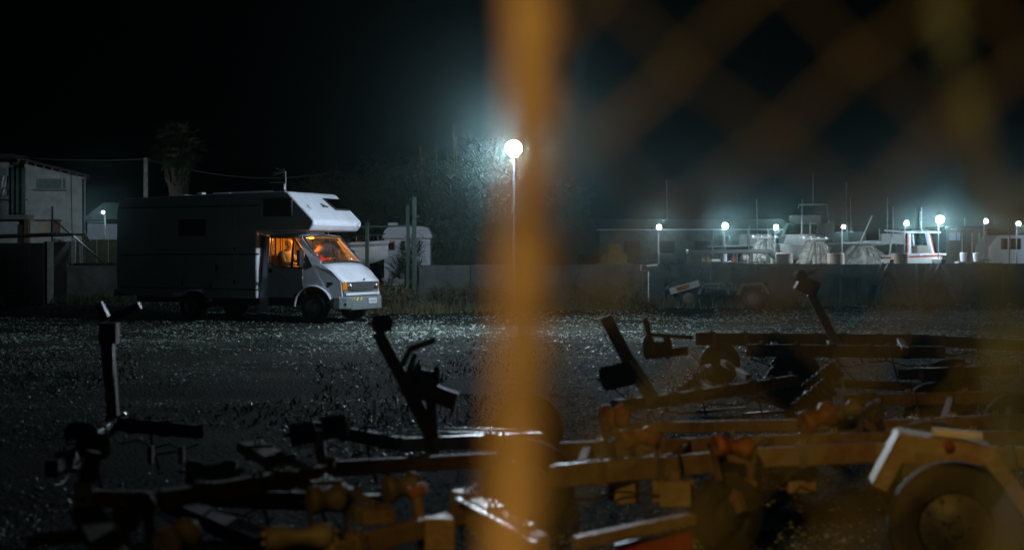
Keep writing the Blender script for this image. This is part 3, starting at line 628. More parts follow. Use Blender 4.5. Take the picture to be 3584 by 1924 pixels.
# ================================================================== LEFT: HOUSE, SHED, PALM
def wallbox(mb, x0, x1, y0, y1, z0, z1): return mb.box(((x0 + x1) / 2, (y0 + y1) / 2, (z0 + z1) / 2), (x1 - x0, y1 - y0, z1 - z0))
def house():
    d = 53.0; q = lambda x, y: px(x, y, d); x0, x1 = q(97, 0).x, q(298, 0).x; zl, zr = q(0, 577).z, q(0, 622).z
    r = thing('white_house', (x1, d, 0), 'pale rendered two-storey house with a sloping roof left of the camper', 'house')
    # front wall as pieces round the two openings
    w1 = (q(132, 0).x, q(232, 0).x, q(0, 664).z, q(0, 625).z); w2 = (q(139, 0).x, q(214, 0).x, q(0, 821).z, q(0, 778).z)
    mb = MB()
    zt = lambda x: zl + (zr - zl) * (x - x0) / (x1 - x0)
    def pc(a, b, za, zb): mb.prism([(a, d, za), (b, d, za), (b, d, zb), (a, d, zb)], (0, .25, 0))
    pc(x0, x1, -.2, w2[2]); pc(x0, w2[0], w2[2], w2[3]); pc(w2[1], x1, w2[2], w2[3]); pc(x0, x1, w2[3], w1[2]); pc(x0, w1[0], w1[2], w1[3]); pc(w1[1], x1, w1[2], w1[3])
    mb.prism([(x0, d, w1[3]), (x1, d, w1[3]), (x1, d, zr), (x0, d, zl)], (0, .25, 0))
    mb.prism([(x0, d + .25, -.2), (x0, d + 4.5, -.2), (x0, d + 4.5, zl), (x0, d + .25, zl)], (.2, 0, 0)); mb.prism([(x1 - .2, d + .25, -.2), (x1 - .2, d + 4.5, -.2), (x1 - .2, d + 4.5, zr), (x1 - .2, d + .25, zr)], (.2, 0, 0))
    mb.build('wall', STUCCO, r)
    a, b = q(66, 562), q(312, 624)
    rf = MB().prism([(a.x, d - .35, a.z + .02), (b.x, d - .35, b.z + .02), (b.x, d - .35, b.z + .11), (a.x, d - .35, a.z + .11)], (0, 5.2, 0)).build('roof', TILE, r)
    for k in range(9):
        u = (k + .5) / 9; MB().box((a.x + (b.x - a.x) * u, d - .38, a.z + (b.z - a.z) * u - .03), (.09, .08, .10)).build('rafter_end', WOODB, rf)
    w = MB().prism([(w1[0] - .02, d + .10, w1[2] - .02), (w1[1] + .02, d + .10, w1[2] - .02), (w1[1] + .02, d + .10, w1[3] + .02), (w1[0] - .02, d + .10, w1[3] + .02)], (0, .02, 0)).build('window', mat('frosted_pane', (.16, .22, .21), .6), r)
    for A_, B_ in (((w1[0], w1[2]), (w1[1], w1[2])), ((w1[0], w1[3]), (w1[1], w1[3])), ((w1[0], w1[2]), (w1[0], w1[3])), ((w1[1] - .12, w1[2]), (w1[1] - .12, w1[3]))):
        MB().bar((A_[0], d + .05, A_[1]), (B_[0], d + .05, B_[1]), .05, .06, up=(0, 1, 0)).build('frame', WOODW, w)
    MB().box(((w1[0] + w1[1]) / 2, d - .04, w1[2] - .05), (w1[1] - w1[0] + .1, .14, .05)).build('sill', CONC, w)
    w = wallbox(MB(), w2[0], w2[1] - .3, d + .06, d + .1, w2[2], w2[3]).build('boarded_window', BEIGE, r)
    wallbox(MB(), w2[1] - .30, w2[1] + .02, d - .03, d + .03, w2[2] - .03, w2[3] + .05).build('shutter', WOODB, w); MB().box(((w2[0] + w2[1]) / 2, d - .06, w2[3] + .06), (w2[1] - w2[0] + .1, .2, .06)).build('lintel', TILE, w)
    MB().tube([(x1 - .06, d - .06, -.1), (x1 - .06, d - .06, zr - .05)], .045, 8).build('downpipe', DARKST, r); MB().tube([(x0 + .5, d - .03, w1[3] + .5), (x1 - .5, d - .03, w1[3] + .28), (x1 - .45, d - .03, 1.4)], .015, 5).build('wall_cable', DARKST, r)
    r.rotation_euler.z = R(16.5)
house()
def left_house():
    d = 52.0; q = lambda x, y: px(x, y, d)
    r = thing('terrace_house', (q(20, 0).x, d + 2, 0), 'pale house with a dark doorway and upper terrace at the left edge', 'house')
    wallbox(MB(), q(-160, 0).x, q(60, 0).x, d, d + .2, -.2, q(0, 775).z).build('lower_wall', STUCCO, r)
    wallbox(MB(), q(60, 0).x, q(92, 0).x, d + .02, d + .05, -.1, q(0, 785).z).build('doorway', TILE, r)
    wallbox(MB(), q(86, 0).x, q(100, 0).x, d - .05, d + .2, -.2, q(0, 770).z).build('door_jamb', WOODB, r)
    wallbox(MB(), q(-160, 0).x, q(103, 0).x, d - .2, d + 1.2, q(0, 768).z, q(0, 752).z).build('terrace_slab', CONC, r)
    wallbox(MB(), q(-160, 0).x, q(40, 0).x, d + 1.3, d + 1.5, q(0, 752).z, q(0, 560).z).build('upper_wall', STUCCO, r)
    wallbox(MB(), q(-160, 0).x, q(46, 0).x, d - .1, d + 1.7, q(0, 552).z, q(0, 538).z).build('roof', TILE, r)
    for k in range(6): MB().tube([(q(-100 + k * 36, 0).x, d - .12, q(0, 752).z), (q(-100 + k * 36, 0).x, d - .12, q(0, 700).z)], .02, 6).build('baluster', DARKST, r)
    MB().bar((q(-160, 0).x, d - .12, q(0, 700).z), (q(100, 0).x, d - .12, q(0, 700).z), .05, .05).build('handrail', DARKST, r)
    for x0, y0, x1, y1, lb in ((10, 615, 36, 660, 'upper white cloth hanging on the terrace at the left edge'), (14, 660, 38, 684, 'lower white cloth hanging on the terrace at the left edge')):
        mb = MB(); n = 9; dz = d - .18
        V = [(q(x0 + (x1 - x0) * i / n, 0).x, dz + .03 * math.sin(i * 1.7 + j), q(0, y0 + (y1 - y0) * j / 5 + (2 * math.sin(i) if j == 5 else 0)).z) for j in range(6) for i in range(n + 1)]
        mb.add(V, [(j * (n + 1) + i, j * (n + 1) + i + 1, (j + 1) * (n + 1) + i + 1, (j + 1) * (n + 1) + i) for j in range(5) for i in range(n)])
        o = mb.build('hanging_cloth', CLOTH, smooth=True); o.modifiers.new('solid', 'SOLIDIFY').thickness = .01; tag(o, lb, 'cloth', 'laundry on the terrace')
    mb = MB(); n = 14; x0, x1 = 40, 97                                   # dark hanging tarp
    V = [(q(x0 + (x1 - x0) * i / n, 0).x, d - .3 + .07 * math.sin(i * 1.5), q(0, 588 + (752 - 588) * j / 6).z) for j in range(7) for i in range(n + 1)]
    mb.add(V, [(j * (n + 1) + i, j * (n + 1) + i + 1, (j + 1) * (n + 1) + i + 1, (j + 1) * (n + 1) + i) for j in range(6) for i in range(n)])
    o = mb.build('hanging_tarp', TARPG, smooth=True); o.modifiers.new('solid', 'SOLIDIFY').thickness = .01; tag(o, 'dark green tarp hanging in folds between the two houses', 'tarp')
left_house()
def shed():
    d = 44.0; q = lambda x, y: px(x, y, d)
    r = thing('dark_shed', (q(40, 0).x, d + 1, 0), 'black lean-to shed in front of the houses at the left edge', 'shed')
    wallbox(MB(), q(-220, 0).x, q(166, 0).x, d, d + .1, -.2, q(0, 850).z).build('front_wall', TILE, r)
    wallbox(MB(), q(150, 0).x, q(166, 0).x, d + .1, d + 2.2, -.2, q(0, 845).z).build('side_wall', TILE, r)
    a, b = q(-220, 836), q(205, 822)
    MB().prism([(a.x, d - .3, a.z), (b.x, d - .3, b.z), (b.x, d - .3, b.z + .07), (a.x, d - .3, a.z + .07)], (0, 2.8, 0)).build('roof', TILE, r)
    wallbox(MB(), q(169, 0).x, q(186, 0).x, d - .1, d + .05, -.2, q(0, 846).z).build('corner_post', WOODW, r)
    for k in range(8): wallbox(MB(), q(-210 + k * 46, 0).x, q(-170 + k * 46, 0).x, d - .03, d - .002, -.15, q(0, 856).z).build('plank', mat('tarred_wood', (.03, .028, .025), .9), r)
shed()
def plank_fence():
    d = 47.2; q = lambda x, y: px(x, y, d)
    r = thing('plank_fence', (q(300, 0).x, d, 0), 'fence of mismatched upright boards above the low wall left of the camper', 'fence')
    x = 188
    pal = [WOODW, WOOD, STUCCO, WOOD, WOODB, WOODW, WOOD]
    k = 0
    while x < 300:
        w = random.uniform(8, 15); wallbox(MB(), q(x, 0).x, q(x + w - 1.5, 0).x, d, d + .03, 0.9, q(0, 838 + random.uniform(-6, 8)).z).build('board', pal[k % 7], r); x += w; k += 1
    for x0 in (300, 340, 380): wallbox(MB(), q(x0, 0).x, q(x0 + 38, 0).x, d, d + .03, .9, q(0, 838).z).build('panel', OLIVE, r)
    a = q(290, 815); MB().bar((a.x, d - .04, a.z), (q(312, 0).x, d - .04, q(0, 850).z), .16, .03, up=(0, 1, 0)).build('leaning_board', OLIVE, r)
    MB().bar((q(263, 0).x, d - .1, q(0, 925).z), (q(430, 0).x, d - .1, q(0, 923).z), .04, .09).build('rail', DARKST, r)
    MB().bar((q(190, 0).x, d - .06, 1.0), (q(430, 0).x, d - .06, 1.0), .05, .08).build('lower_rail', WOODB, r)
    b = thing('pale_outbuilding', (px(365, 0, 54).x, 55, 0), 'low pale blue outbuilding behind the board fence', 'building')
    z0, z1 = px(0, 840, 54).z, px(0, 775, 54).z; A, B = px(305, 0, 54).x, px(560, 0, 54).x
    wallbox(MB(), A, B, 54, 54.2, -.2, z1).build('wall', STUCCO2, b)
    MB().prism([(A - .1, 53.7, z1), (B, 53.7, z1), (B, 56.5, z1 + .72), (A - .1, 56.5, z1 + .72)], (0, 0, .08)).build('roof', TILE, b)
    MB().tube([(A, 53.9, z1 - .05), (B, 53.9, z1 - .05)], .05, 6).build('gutter', DARKST, b)
plank_fence()
pole_thing('thin_pole', 183, 722, 0, 45.4, .04, DARKST, 'thin dark pole standing at the corner of the black shed')
o = MB().bar(px(188, 768, 45.5), px(370, 926, 45.5), .05).build('leaning_pole', DARKST); tag(o, 'dark pole leaning diagonally across the board fence', 'pole')
pole_thing('utility_pole', 510, 552, 0, 52, .10, WOOD, 'wooden utility pole behind the camper roof', 'pole')
def wire(a, b, sag, label, rad=.018):
    a, b = Vector(a), Vector(b); pts = [a.lerp(b, t) - Vector((0, 0, sag * 4 * t * (1 - t))) for t in [k / 16 for k in range(17)]]
    o = MB().tube(pts, rad, 5).build('overhead_wire', CABLE); tag(o, label, 'wire', 'overhead wires')
wire(px(20, 546, 52.5), px(510, 556, 52), .10, 'overhead wire from the left house to the utility pole')
wire(px(510, 556, 52), px(1190, 600, 56), .45, 'overhead wire running right behind the camper roof')
def palm():
    d = 51.0; b = px(622, 0, d).x; r = thing('palm_tree', (b, d, 0), 'stout palm tree with a ragged crown behind the camper', 'palm tree')
    zt = px(0, 520, d).z; pts = [(b + .05 * math.sin(k), d, -.3 + (zt + .3) * k / 12) for k in range(13)]
    MB().tube(pts, [.36 - .004 * k + (.03 if k % 2 else 0) for k in range(13)], 14).build('trunk', BARK, r, smooth=False)
    mb = MB()
    for k in range(150):
        a = random.uniform(0, 6.28); z = random.uniform(zt - 1.4, zt + .1); rr = .36
        p = Vector((b + math.cos(a) * rr, d + math.sin(a) * rr, z)); mb.bar(p, p + Vector((math.cos(a) * .10, math.sin(a) * .10, .22)), .10, .025, w2=.03)
    o = mb.build('leaf_bases', BARK, r); o['kind'] = 'stuff'
    mb = MB(); c = Vector((b, d, zt + .1))
    for k in range(120):
        a = random.uniform(0, 6.28); e = random.choice((random.uniform(-.9, .1), random.uniform(-.3, 1.3))); L = random.uniform(.75, 1.15) * (1.0 if e > -.4 else .8)
        dr = Vector((math.cos(a) * math.cos(e), math.sin(a) * math.cos(e), math.sin(e))); m_ = c + dr * L * .55; tip = c + dr * L + Vector((0, 0, -.25))
        mb.tube([c, m_, tip], [.02, .012, .006], 4)
        sd = dr.cross(Vector((0, 0, 1)));  sd = sd.normalized() if sd.length > .1 else Vector((1, 0, 0)); up = sd.cross(dr)
        for j in range(15):                       # fan of stiff leaflets
            t = -1.25 + 2.5 * j / 14; base = m_.lerp(tip, .35); dv = (dr * math.cos(t) + sd * math.sin(t)).normalized(); ln = random.uniform(.30, .48)
            e2 = base + dv * ln + Vector((0, 0, -.12 * ln - random.uniform(0, .10))); w = sd * math.cos(t) * .018 - dr * math.sin(t) * .018
            mb.add([base - w, base + w, base.lerp(e2, .6) + w * 1.1 + up * .01, base.lerp(e2, .6) - w * 1.1, e2], [(0, 1, 2, 3), (3, 2, 4)])
    mb.build('crown', FROND, r)
palm()

# ================================================================== REEDS AND SHRUBS
def reeds(name, x0, x1, d0, d1, top, n, label, m=REED):
    V = []; Fc = []; k = 0
    def strip(p, w):
        nonlocal k
        for i, q in enumerate(p):
            t = 1 - i / (len(p) - 1); V.append(tuple(q - w * max(t, .08))); V.append(tuple(q + w * max(t, .08)))
        for i in range(len(p) - 1): Fc.append((k + 2 * i, k + 2 * i + 1, k + 2 * i + 3, k + 2 * i + 2))
        k += 2 * len(p)
    for _ in range(n):
        xp = random.uniform(x0, x1); d = random.uniform(d0, d1); X = (xp - CX) * d / F; zt = px(0, top(xp) + abs(random.gauss(0, 55)) , d).z
        if zt < .6: zt = .6
        b = Vector((X, d, -.1)); ln = Vector((random.gauss(0, .16), random.gauss(0, .1), 0)) * zt * .5; tip = b + Vector((0, 0, zt)) + ln
        strip([b, b.lerp(tip, .5) + ln * -.12, tip], Vector((.014, .004, 0)))
        for j in range(random.randint(5, 9)):
            t = random.uniform(.15, 1); p = b.lerp(tip, t); a = random.uniform(0, 6.28); L = random.uniform(.35, .7)
            dv = Vector((math.cos(a), math.sin(a) * .8, random.uniform(.3, 1.1))).normalized() * L
            strip([p, p + dv * .55, p + dv * .9 + Vector((0, 0, -.12)), p + dv * 1.15 + Vector((0, 0, -.32))], Vector((-math.sin(a), math.cos(a), .4)) * .016)
    me = bpy.data.meshes.new(name); me.from_pydata(V, [], Fc); me.update(); me.materials.append(m)
    o = bpy.data.objects.new(name, me); col.objects.link(o); return tag(o, label, 'reeds', kind='stuff')
reeds('reed_bed', 1490, 2010, 43.5, 49, lambda x: 520 + 60 * math.sin(x * .021) + max(0, (x - 1800)) * .75, 2100, 'tall dense reed bed behind the wall to the left of the bright lamp')
reeds('thicket', 1000, 1520, 47, 52, lambda x: 645 - (x - 1000) * .22 + 25 * math.sin(x * .05), 1500, 'dark thicket behind the camper nose and the green gate', LEAF)
reeds('weed_clump', 1500, 2250, 38.6, 39.5, lambda x: 1010 + 25 * math.sin(x * .03), 160, 'weeds growing at the foot of the long wall', GRASS)
reeds('dry_weeds', 1225, 1440, 36.8, 39, lambda x: 1000 + 18 * math.sin(x * .06), 150, 'dry weeds growing below the gate beside the camper', GRASS)
def plumes():
    mb = MB()
    for x, y, d in ((1586, 440, 47.4), (1596, 490, 47), (1525, 505, 47), (1470, 520, 47.5), (1640, 530, 47), (1565, 545, 46.8)):
        t = px(x, y, d); lean = random.uniform(-.12, .05); mb.tube([(t.x - lean * 3, d, .2), (t.x - lean, d, t.z - .5)], .012, 4)
        for k in range(70):
            u = random.random(); p = Vector((t.x - lean + lean * u, d, t.z - .55 + .6 * u)); a = random.uniform(0, 6.28); w = .06 * math.sin(math.pi * min(1, u * .8 + .15))
            e = p + Vector((math.cos(a) * w, math.sin(a) * w, .10)); mb.add([p + Vector((-.006, 0, 0)), p + Vector((.006, 0, 0)), e], [(0, 1, 2)])
    o = mb.build('reed_plumes', PLUME); tag(o, 'feathery reed plumes standing above the reed bed', 'reeds', kind='stuff')
plumes()
reeds('creeper', 1392, 1450, 41.9, 42.5, lambda x: 800 + (1450 - x) * 1.6, 70, 'bare creeper stems hanging over the right end of the old caravan', LEAF)

# ================================================================== BOATS
def hull_mesh(L, B, H, n=15, rake=.55, sheer=.18):
    """bow to +x, keel at z 0; returns rings of (keel, chine, gunwale)"""
    rings = []
    for i in range(n):
        t = i / (n - 1); x = -L / 2 + L * t; f = 1 if t < .45 else math.cos((t - .45) / .55 * math.pi / 2) ** .75
        b = B / 2 * max(f, .015); k = .0 if t < .6 else rake * H * ((t - .6) / .4) ** 2
        g = H * (1 + sheer * t * t)
        rings.append([(x, b, g), (x, b * .97, g - .16 * H), (x, b * .82, k + (g - k) * .38), (x, b * .45, k + (g - k) * .13), (x, 0, k),
                      (x, -b * .45, k + (g - k) * .13), (x, -b * .82, k + (g - k) * .38), (x, -b * .97, g - .16 * H), (x, -b, g)])
    return rings
def hull(rings, lo=0, hi=8, out=0.0):
    mb = MB(); n = len(rings); w = hi - lo + 1; V = []
    for rg in rings:
        for p in rg[lo:hi + 1]: V.append((p[0], p[1] * (1 + out) , p[2]))
    mb.add(V, [(i * w + j, (i + 1) * w + j, (i + 1) * w + j + 1, i * w + j + 1) for i in range(n - 1) for j in range(w - 1)])
    return mb
def boat(loc, rz, L, B, H, label, name='motor_boat', stripe=None, deck=True, group=None, hm=GEL):
    r = thing(name, loc, label, 'boat', group, rz); rg = hull_mesh(L, B, H)
    m = hull(rg); m.add([rg[0][j] for j in range(9)], [tuple(range(9))]); m.build('hull', hm, r, local=True, smooth=True)
    if stripe:
        for lo in (0, 7): hull(rg, lo, lo + 1, .012).build('stripe', stripe, r, local=True)
    mb = MB()
    for s in (0, 8): mb.tube([Vector(q[s]) for q in rg], .035, 6)
    mb.build('gunwale', GEL, r, local=True, smooth=True)
    if deck:
        n = len(rg); a = n // 2; mb = MB(); V = []
        for q in rg[a:]: V += [(q[0][0], q[0][1], q[0][2] - .02), (q[0][0], 0, q[0][2] + .05), (q[8][0], q[8][1], q[8][2] - .02)]
        mb.add(V, [(i * 3 + j, (i + 1) * 3 + j, (i + 1) * 3 + j + 1, i * 3 + j + 1) for i in range(n - 1 - a) for j in range(2)]); mb.build('foredeck', GEL, r, local=True)
    return r
def stand(parent, L, B, z):
    for x in (-L * .3, L * .22):
        for s in (-1, 1): MB().bar((x, s * B * .45, -z), (x, s * B * .25, .25), .07).build('prop', DARKST, parent, local=True)
        MB().box((x, 0, -z / 2), (.18, .35, z)).build('keel_block', TEAL, parent, local=True)
p = px(1352, 862, 39.2)
bz = 1.06
b1 = boat((p.x - 2.08, 40.1, bz), R(-22), 4.6, 1.75, .66, 'white motorboat with a grey-green stripe, its bow beside the camper nose', stripe=GREYST); stand(b1, 4.6, 1.75, bz)
MB().prism([(-.1, -.62, .66), (.25, -.55, .70), (-.15, -.5, 1.22), (-.4, -.52, 1.2)], (0, .04, 0)).build('windscreen_side', GEL, b1, local=True)
MB().box((-.25, 0, .92), (.5, 1.1, .5)).build('console', GEL, b1, local=True, bevel=.04)
for y in (-.32, .32): MB().box((-.75, y, .85), (.4, .4, .55)).build('seat', DARKST, b1, local=True, bevel=.05)
MB().tube([(.75, -.45, .72), (.6, -.42, 1.25)], .02, 6).build('antenna', GEL, b1, local=True)
rl = [(.9, -.55, .74), (1.5, -.36, .95), (2.05, -.12, 1.0), (2.2, 0, 1.0), (2.05, .12, 1.0), (1.5, .36, .95), (.9, .55, .74)]
MB().tube(rl, .016, 6).build('bow_rail', CHROME, b1, local=True)
for q in ((1.5, -.36), (2.05, -.12), (2.05, .12), (1.5, .36)): MB().tube([(q[0], q[1], .75), (q[0], q[1], .97)], .012, 5).build('stanchion', CHROME, b1, local=True)
MB().ball((1.1, -.2, .86), (.16, .12, .10)).build('anchor_bag', DARKST, b1, local=True)

def caravan():
    d = 42.6; q = lambda x, y: px(x, y, d); x0, x1 = q(1337, 0).x, q(1424, 0).x
    r = thing('old_caravan', ((x0 + x1) / 2 + .3, d + 1, 0), 'old white caravan with a rounded top seen between boat bow and green gate', 'caravan')
    zs, zt, zm = q(0, 905).z, q(0, 792).z, q(0, 834).z; xr = x1 + .75
    mb = MB(); prof = [(x0 + .02, zm), (x0 + .02, zm + .12), (x0 + .08, zt - .12), (x0 + .18, zt - .02), (x0 + .3, zt), (xr - .3, zt), (xr - .12, zt - .04), (xr, zt - .25), (xr, zm)]
    mb.prism([(a, d, z) for a, z in prof], (0, 2.0, 0)).build('upper_body', WHITE, r, bevel=.02)
    wallbox(MB(), x0 + .06, xr - .05, d + .04, d + 1.96, .45, zm - .02).build('lower_body', WHITE, r)
    for a, b in ((1352, 1383), (1399, 1420)):
        w = wallbox(MB(), q(a, 0).x, q(b, 0).x, d + .0, d + .05, q(0, 877).z, q(0, 842).z).build('window', BEIGE, r); wallbox(MB(), q(a + 3, 0).x, q(b - 3, 0).x, d - .01, d + .02, q(0, 874).z, q(0, 845).z).build('pane', PANE, w)
    MB().box((q(1371, 0).x, d + .6, zt + .06), (.3, .3, .12)).build('roof_vent', WHITE, r, bevel=.02)
    for s in (.1, 1.8): MB().lathe([(-.09, .2), (-.1, .3), (.1, .3), (.09, .2)], ((x0 + xr) / 2, d + s, .3), (0, 1, 0), 16).build('wheel', BLACK, r)
    MB().bar((x0 + .1, d + 1, .45), (x0 - .8, d + 1, .4), .08).build('drawbar', DARKST, r)
    # rubble pile below it
    r2 = thing('rubble_pile', (q(1385, 0).x, d - 1.0, 0), 'heap of pale broken stones in front of the old caravan', 'rubble')
    for k in range(46):
        x = random.uniform(q(1337, 0).x, q(1432, 0).x); z = random.uniform(0, .95) * random.uniform(.4, 1); s = random.uniform(.09, .2)
        MB().box((x, d - 1.0 + random.uniform(-.35, .35) - .3 * (1 - z), z), (s * 1.3, s, s * .8), (random.uniform(0, 3), random.uniform(0, 3), random.uniform(0, 3))).build('stone', STUCCO if k % 3 else CONC, r2, bevel=.015)
caravan()

# ================================================================== RIGHT: BOATYARD BEHIND THE WALL
def boatyard():
    # long building
    d = 84.0; q = lambda x, y, dd=d: px(x, y, dd)
    a, b = q(2100, 0).x, q(2790, 0).x; z1 = q(0, 806).z
    r = thing('long_building', ((a + b) / 2, d + 3, 0), 'long low grey building with a pale eaves line behind the floodlights', 'building')
    wallbox(MB(), a, b, d, d + .3, -.2, z1).build('wall', CONC, r)
    MB().prism([(a - .2, d - .4, z1), (b + .2, d - .4, z1), (b + .2, d + 6, z1 + .7), (a - .2, d + 6, z1 + .7)], (0, 0, .1)).build('roof', TILE, r)
    MB().bar((a - .2, d - .45, z1 + .03), (b + .2, d - .45, z1 + .05), .10, .08).build('eaves', WHITE, r)
    for k in range(5):
        x = a + 1.4 + k * 2.1; wallbox(MB(), x, x + .9, d - .02, d + .02, 1.5, 2.2).build('window', TILE, r)
    wallbox(MB(), q(2195, 0).x, q(2240, 0).x, d - .03, d + .02, 0, 2.2).build('door', WOODB, r)
    # yellow crates
    for j, (x, y) in enumerate(((2108, 905), (2150, 905), (2130, 868))):
        dd = 54.0; p0 = px(x, 0, dd).x; z0 = 1.15 + (.36 if j == 2 else 0)
        c = thing('yellow_crate', (p0 + .2, dd, z0), ['yellow slatted crate at the left end of the pile behind the wall', 'yellow slatted crate at the right end of the pile behind the wall', 'topmost yellow slatted crate of the pile behind the wall'][j], 'crate', 'yellow crates behind the wall')
        for k in range(5): MB().box((p0 + .05 + k * .09, dd - .2, z0 + .18), (.05, .02, .34)).build('slat', YELP, c)
        for k in range(2): MB().box((p0 + .22, dd - .17, z0 + .05 + k * .26), (.44, .03, .04)).build('rail', YELP, c)
        MB().box((p0 + .22, dd + .02, z0 + .02), (.44, .36, .03)).build('base', YELP, c)
        for s in (0, .44): MB().box((p0 + s, dd + .02, z0 + .18), (.02, .36, .34)).build('side', YELP, c)
    t = thing('pallet_stack', (px(2150, 0, 54).x, 54, 0), 'stack of grey pallets carrying the yellow crates', 'pallets')
    for k in range(8): MB().box((px(2150, 0, 54).x, 54.1, .07 + k * .144), (1.25, .8, .10 if k % 2 else .12)).build('pallet', WOOD, t)
    # posts
    for x, y, lb in ((2493, 806, 'thin dark post left of the large floodlight lamp pair'), (2620, 792, 'taller dark post between the large floodlight and the tarpaulin boat')):
        pole_thing('yard_post', x, y, 0, 60, .06, DARKST, lb, 'post', 'posts in the boatyard')
    # dark boat rack
    d = 53.0; r = thing('boat_rack', (px(2550, 0, d).x, d, 0), 'long dark storage rack with a flat top just above the wall', 'rack')
    a, b = px(2405, 0, d).x, px(2690, 0, d).x; z = px(0, 880, d).z
    MB().box(((a + b) / 2, d, z), (b - a, .7, .16)).build('top_beam', DARKST, r, bevel=.03)
    MB().prism([(b, d - .35, z + .08), (b + .25, d - .35, z - .1), (b + .25, d - .35, z - .3), (b, d - .35, z - .08)], (0, .7, 0)).build('sloping_end', DARKST, r)
    for k in range(6):
        for s in (-.3, .3): MB().bar((a + .1 + k * (b - a - .2) / 5, d + s, -.2), (a + .1 + k * (b - a - .2) / 5, d + s, z), .07).build('leg', DARKST, r)
    MB().box(((a + b) / 2, d, 1.18), (b - a, .6, .05)).build('shelf', DARKST, r)
    its = [(2468, 'yellow jerrycan lying on the dark rack', YELP, .26, .13, 'jerrycan'), (2505, 'long white fender lying on the dark rack', WHITE, .42, .10, 'fender'), (2535, 'white upright drum on the dark rack', WHITE, .14, .36, 'drum'),
           (2565, 'dark red box on the dark rack', REDP, .14, .14, 'box'), (2600, 'pale crumpled tarp bundle on the dark rack', TARPW, .38, .28, 'bundle'), (2662, 'grey crumpled tarp bundle at the right end of the dark rack', TARPW, .34, .30, 'bundle')]
    for x, lb, m, w, h, cn in its:
        X = px(x, 0, d).x; mb = MB()
        if cn == 'bundle':
            for k in range(7): mb.ball((X + random.uniform(-w / 3, w / 3), d - .2 + random.uniform(-.08, .08), 1.2 + h * .4 + random.uniform(-.05, .08)), (random.uniform(.08, .14), .12, random.uniform(.08, h * .5)), 7, 5)
        elif cn == 'drum': mb.lathe([(0, w / 2), (h * .3, w / 2 + .01), (h * .35, w / 2), (h * .65, w / 2), (h * .7, w / 2 + .01), (h, w / 2), (h + .03, w / 4)], (X, d - .2, 1.205), (0, 0, 1), 14)
        elif cn == 'fender': mb.lathe([(0, .02), (.04, .05), (w - .04, .05), (w, .02)], (X - w / 2, d - .25, 1.255), (1, 0, 0), 12)
        else: mb.box((X, d - .22, 1.205 + h / 2), (w, .16, h)).box((X + w * .2, d - .22, 1.205 + h + .02), (w * .35, .05, .04))
        o = mb.build(cn, m, smooth=cn == 'bundle'); tag(o, lb, cn)
    # tarpaulin-covered boats
    def covered(xc, d, half, ytop, label, rz):
        X = px(xc, 0, d).x; zt = px(0, ytop, d).z; r = thing('covered_boat', (X, d + 1.5, 0), label, 'boat', 'boats under tarpaulins')
        n = 40; mb = MB(); V = []; w = half * d / F
        for j in range(8):
            t = j / 7; rr = w * (.30 + .85 * t ** .8)
            for i in range(n + 1):
                a = math.pi * i / n; fold = 1 + .34 * mnoise.noise(Vector((i * .33, j * .35, xc))) + .10 * mnoise.noise(Vector((i * .9, j * .8, xc + 5)))
                V.append((X - math.cos(a) * rr * fold, d + 1.5 - math.sin(a) * rr * 1.5 * fold, zt - (zt - .95) * t + .22 * t * mnoise.noise(Vector((i * .25, 3.3, xc))) - .10 * (1 - t) * abs(mnoise.noise(Vector((i * .2, 8, xc))))))
        mb.add(V, [(j * (n + 1) + i, j * (n + 1) + i + 1, (j + 1) * (n + 1) + i + 1, (j + 1) * (n + 1) + i) for j in range(7) for i in range(n)])
        o = mb.build('tarpaulin', TARPW, r, smooth=True); o.modifiers.new('solid', 'SOLIDIFY').thickness = .012
        MB().box((X, d + 2.1, .7), (w * 2.0, 2.4, .8)).build('hull', GEL, r, bevel=.15)
        for k in range(7):
            xx = X - w + 2 * w * k / 6; MB().tube([(xx * .4 + X * .6, d + .55, zt - .15), (xx, d + .2, 1.0)], .012, 5).build('lashing', DARKST, r)
        MB().bar((X - w * .8, d + 1.4, zt + .02), (X + w * .8, d + 1.4, zt + .04), .05).build('ridge_pole', WOODW, r)
        for k in range(4): MB().tube([(X - w * .7 + k * w * .45, d + 1.4, zt), (X - w * .7 + k * w * .45, d + 1.4, zt + .12)], .015, 5).build('stub', CHROME, r)
    covered(2700, 57, 62, 832, 'boat under a pale pleated tarpaulin right of the dark rack', 0)
    covered(3048, 57, 92, 852, 'wide boat under a pale tarpaulin left of the wheelhouse boat', 0)
    covered(2880, 56, 60, 838, 'narrow boat under a streaked tarpaulin in front of the cabin cruiser', 0)
    # cabin cruiser, bow towards us
    d = 76.0; X = px(2860, 0, d).x
    c = boat((X, d + 3, .9), R(-112), 8.5, 2.9, 1.3, 'white cabin cruiser with a flybridge, farthest boat behind the tarpaulins', name='cabin_cruiser')
    MB().prism([(-2.5, -1.1, 1.35), (1.6, -1.1, 1.45), (.6, -1.0, 2.25), (-2.5, -1.0, 2.25)], (0, 2.2, 0)).build('cabin', GEL, c, local=True, bevel=.06)
    MB().prism([(1.46, -.85, 1.62), (.72, -.8, 2.14), (.72, .8, 2.14), (1.46, .85, 1.62)], (.03, 0, .03)).build('windscreen', PANE, c, local=True)
    for s in (-1, 1): MB().prism([(-1.8, s * 1.10, 1.6), (.8, s * 1.10, 1.65), (.4, s * 1.06, 2.05), (-1.8, s * 1.06, 2.05)], (0, s * .02, 0)).build('side_window', PANE, c, local=True)
    MB().box((-1.1, 0, 2.5), (2.4, 1.8, .4)).build('flybridge', GEL, c, local=True, bevel=.08)
    MB().prism([(.12, -.7, 2.7), (-.2, -.65, 3.05), (-.2, .65, 3.05), (.12, .7, 2.7)], (.02, 0, .02)).build('flybridge_screen', PANE, c, local=True)
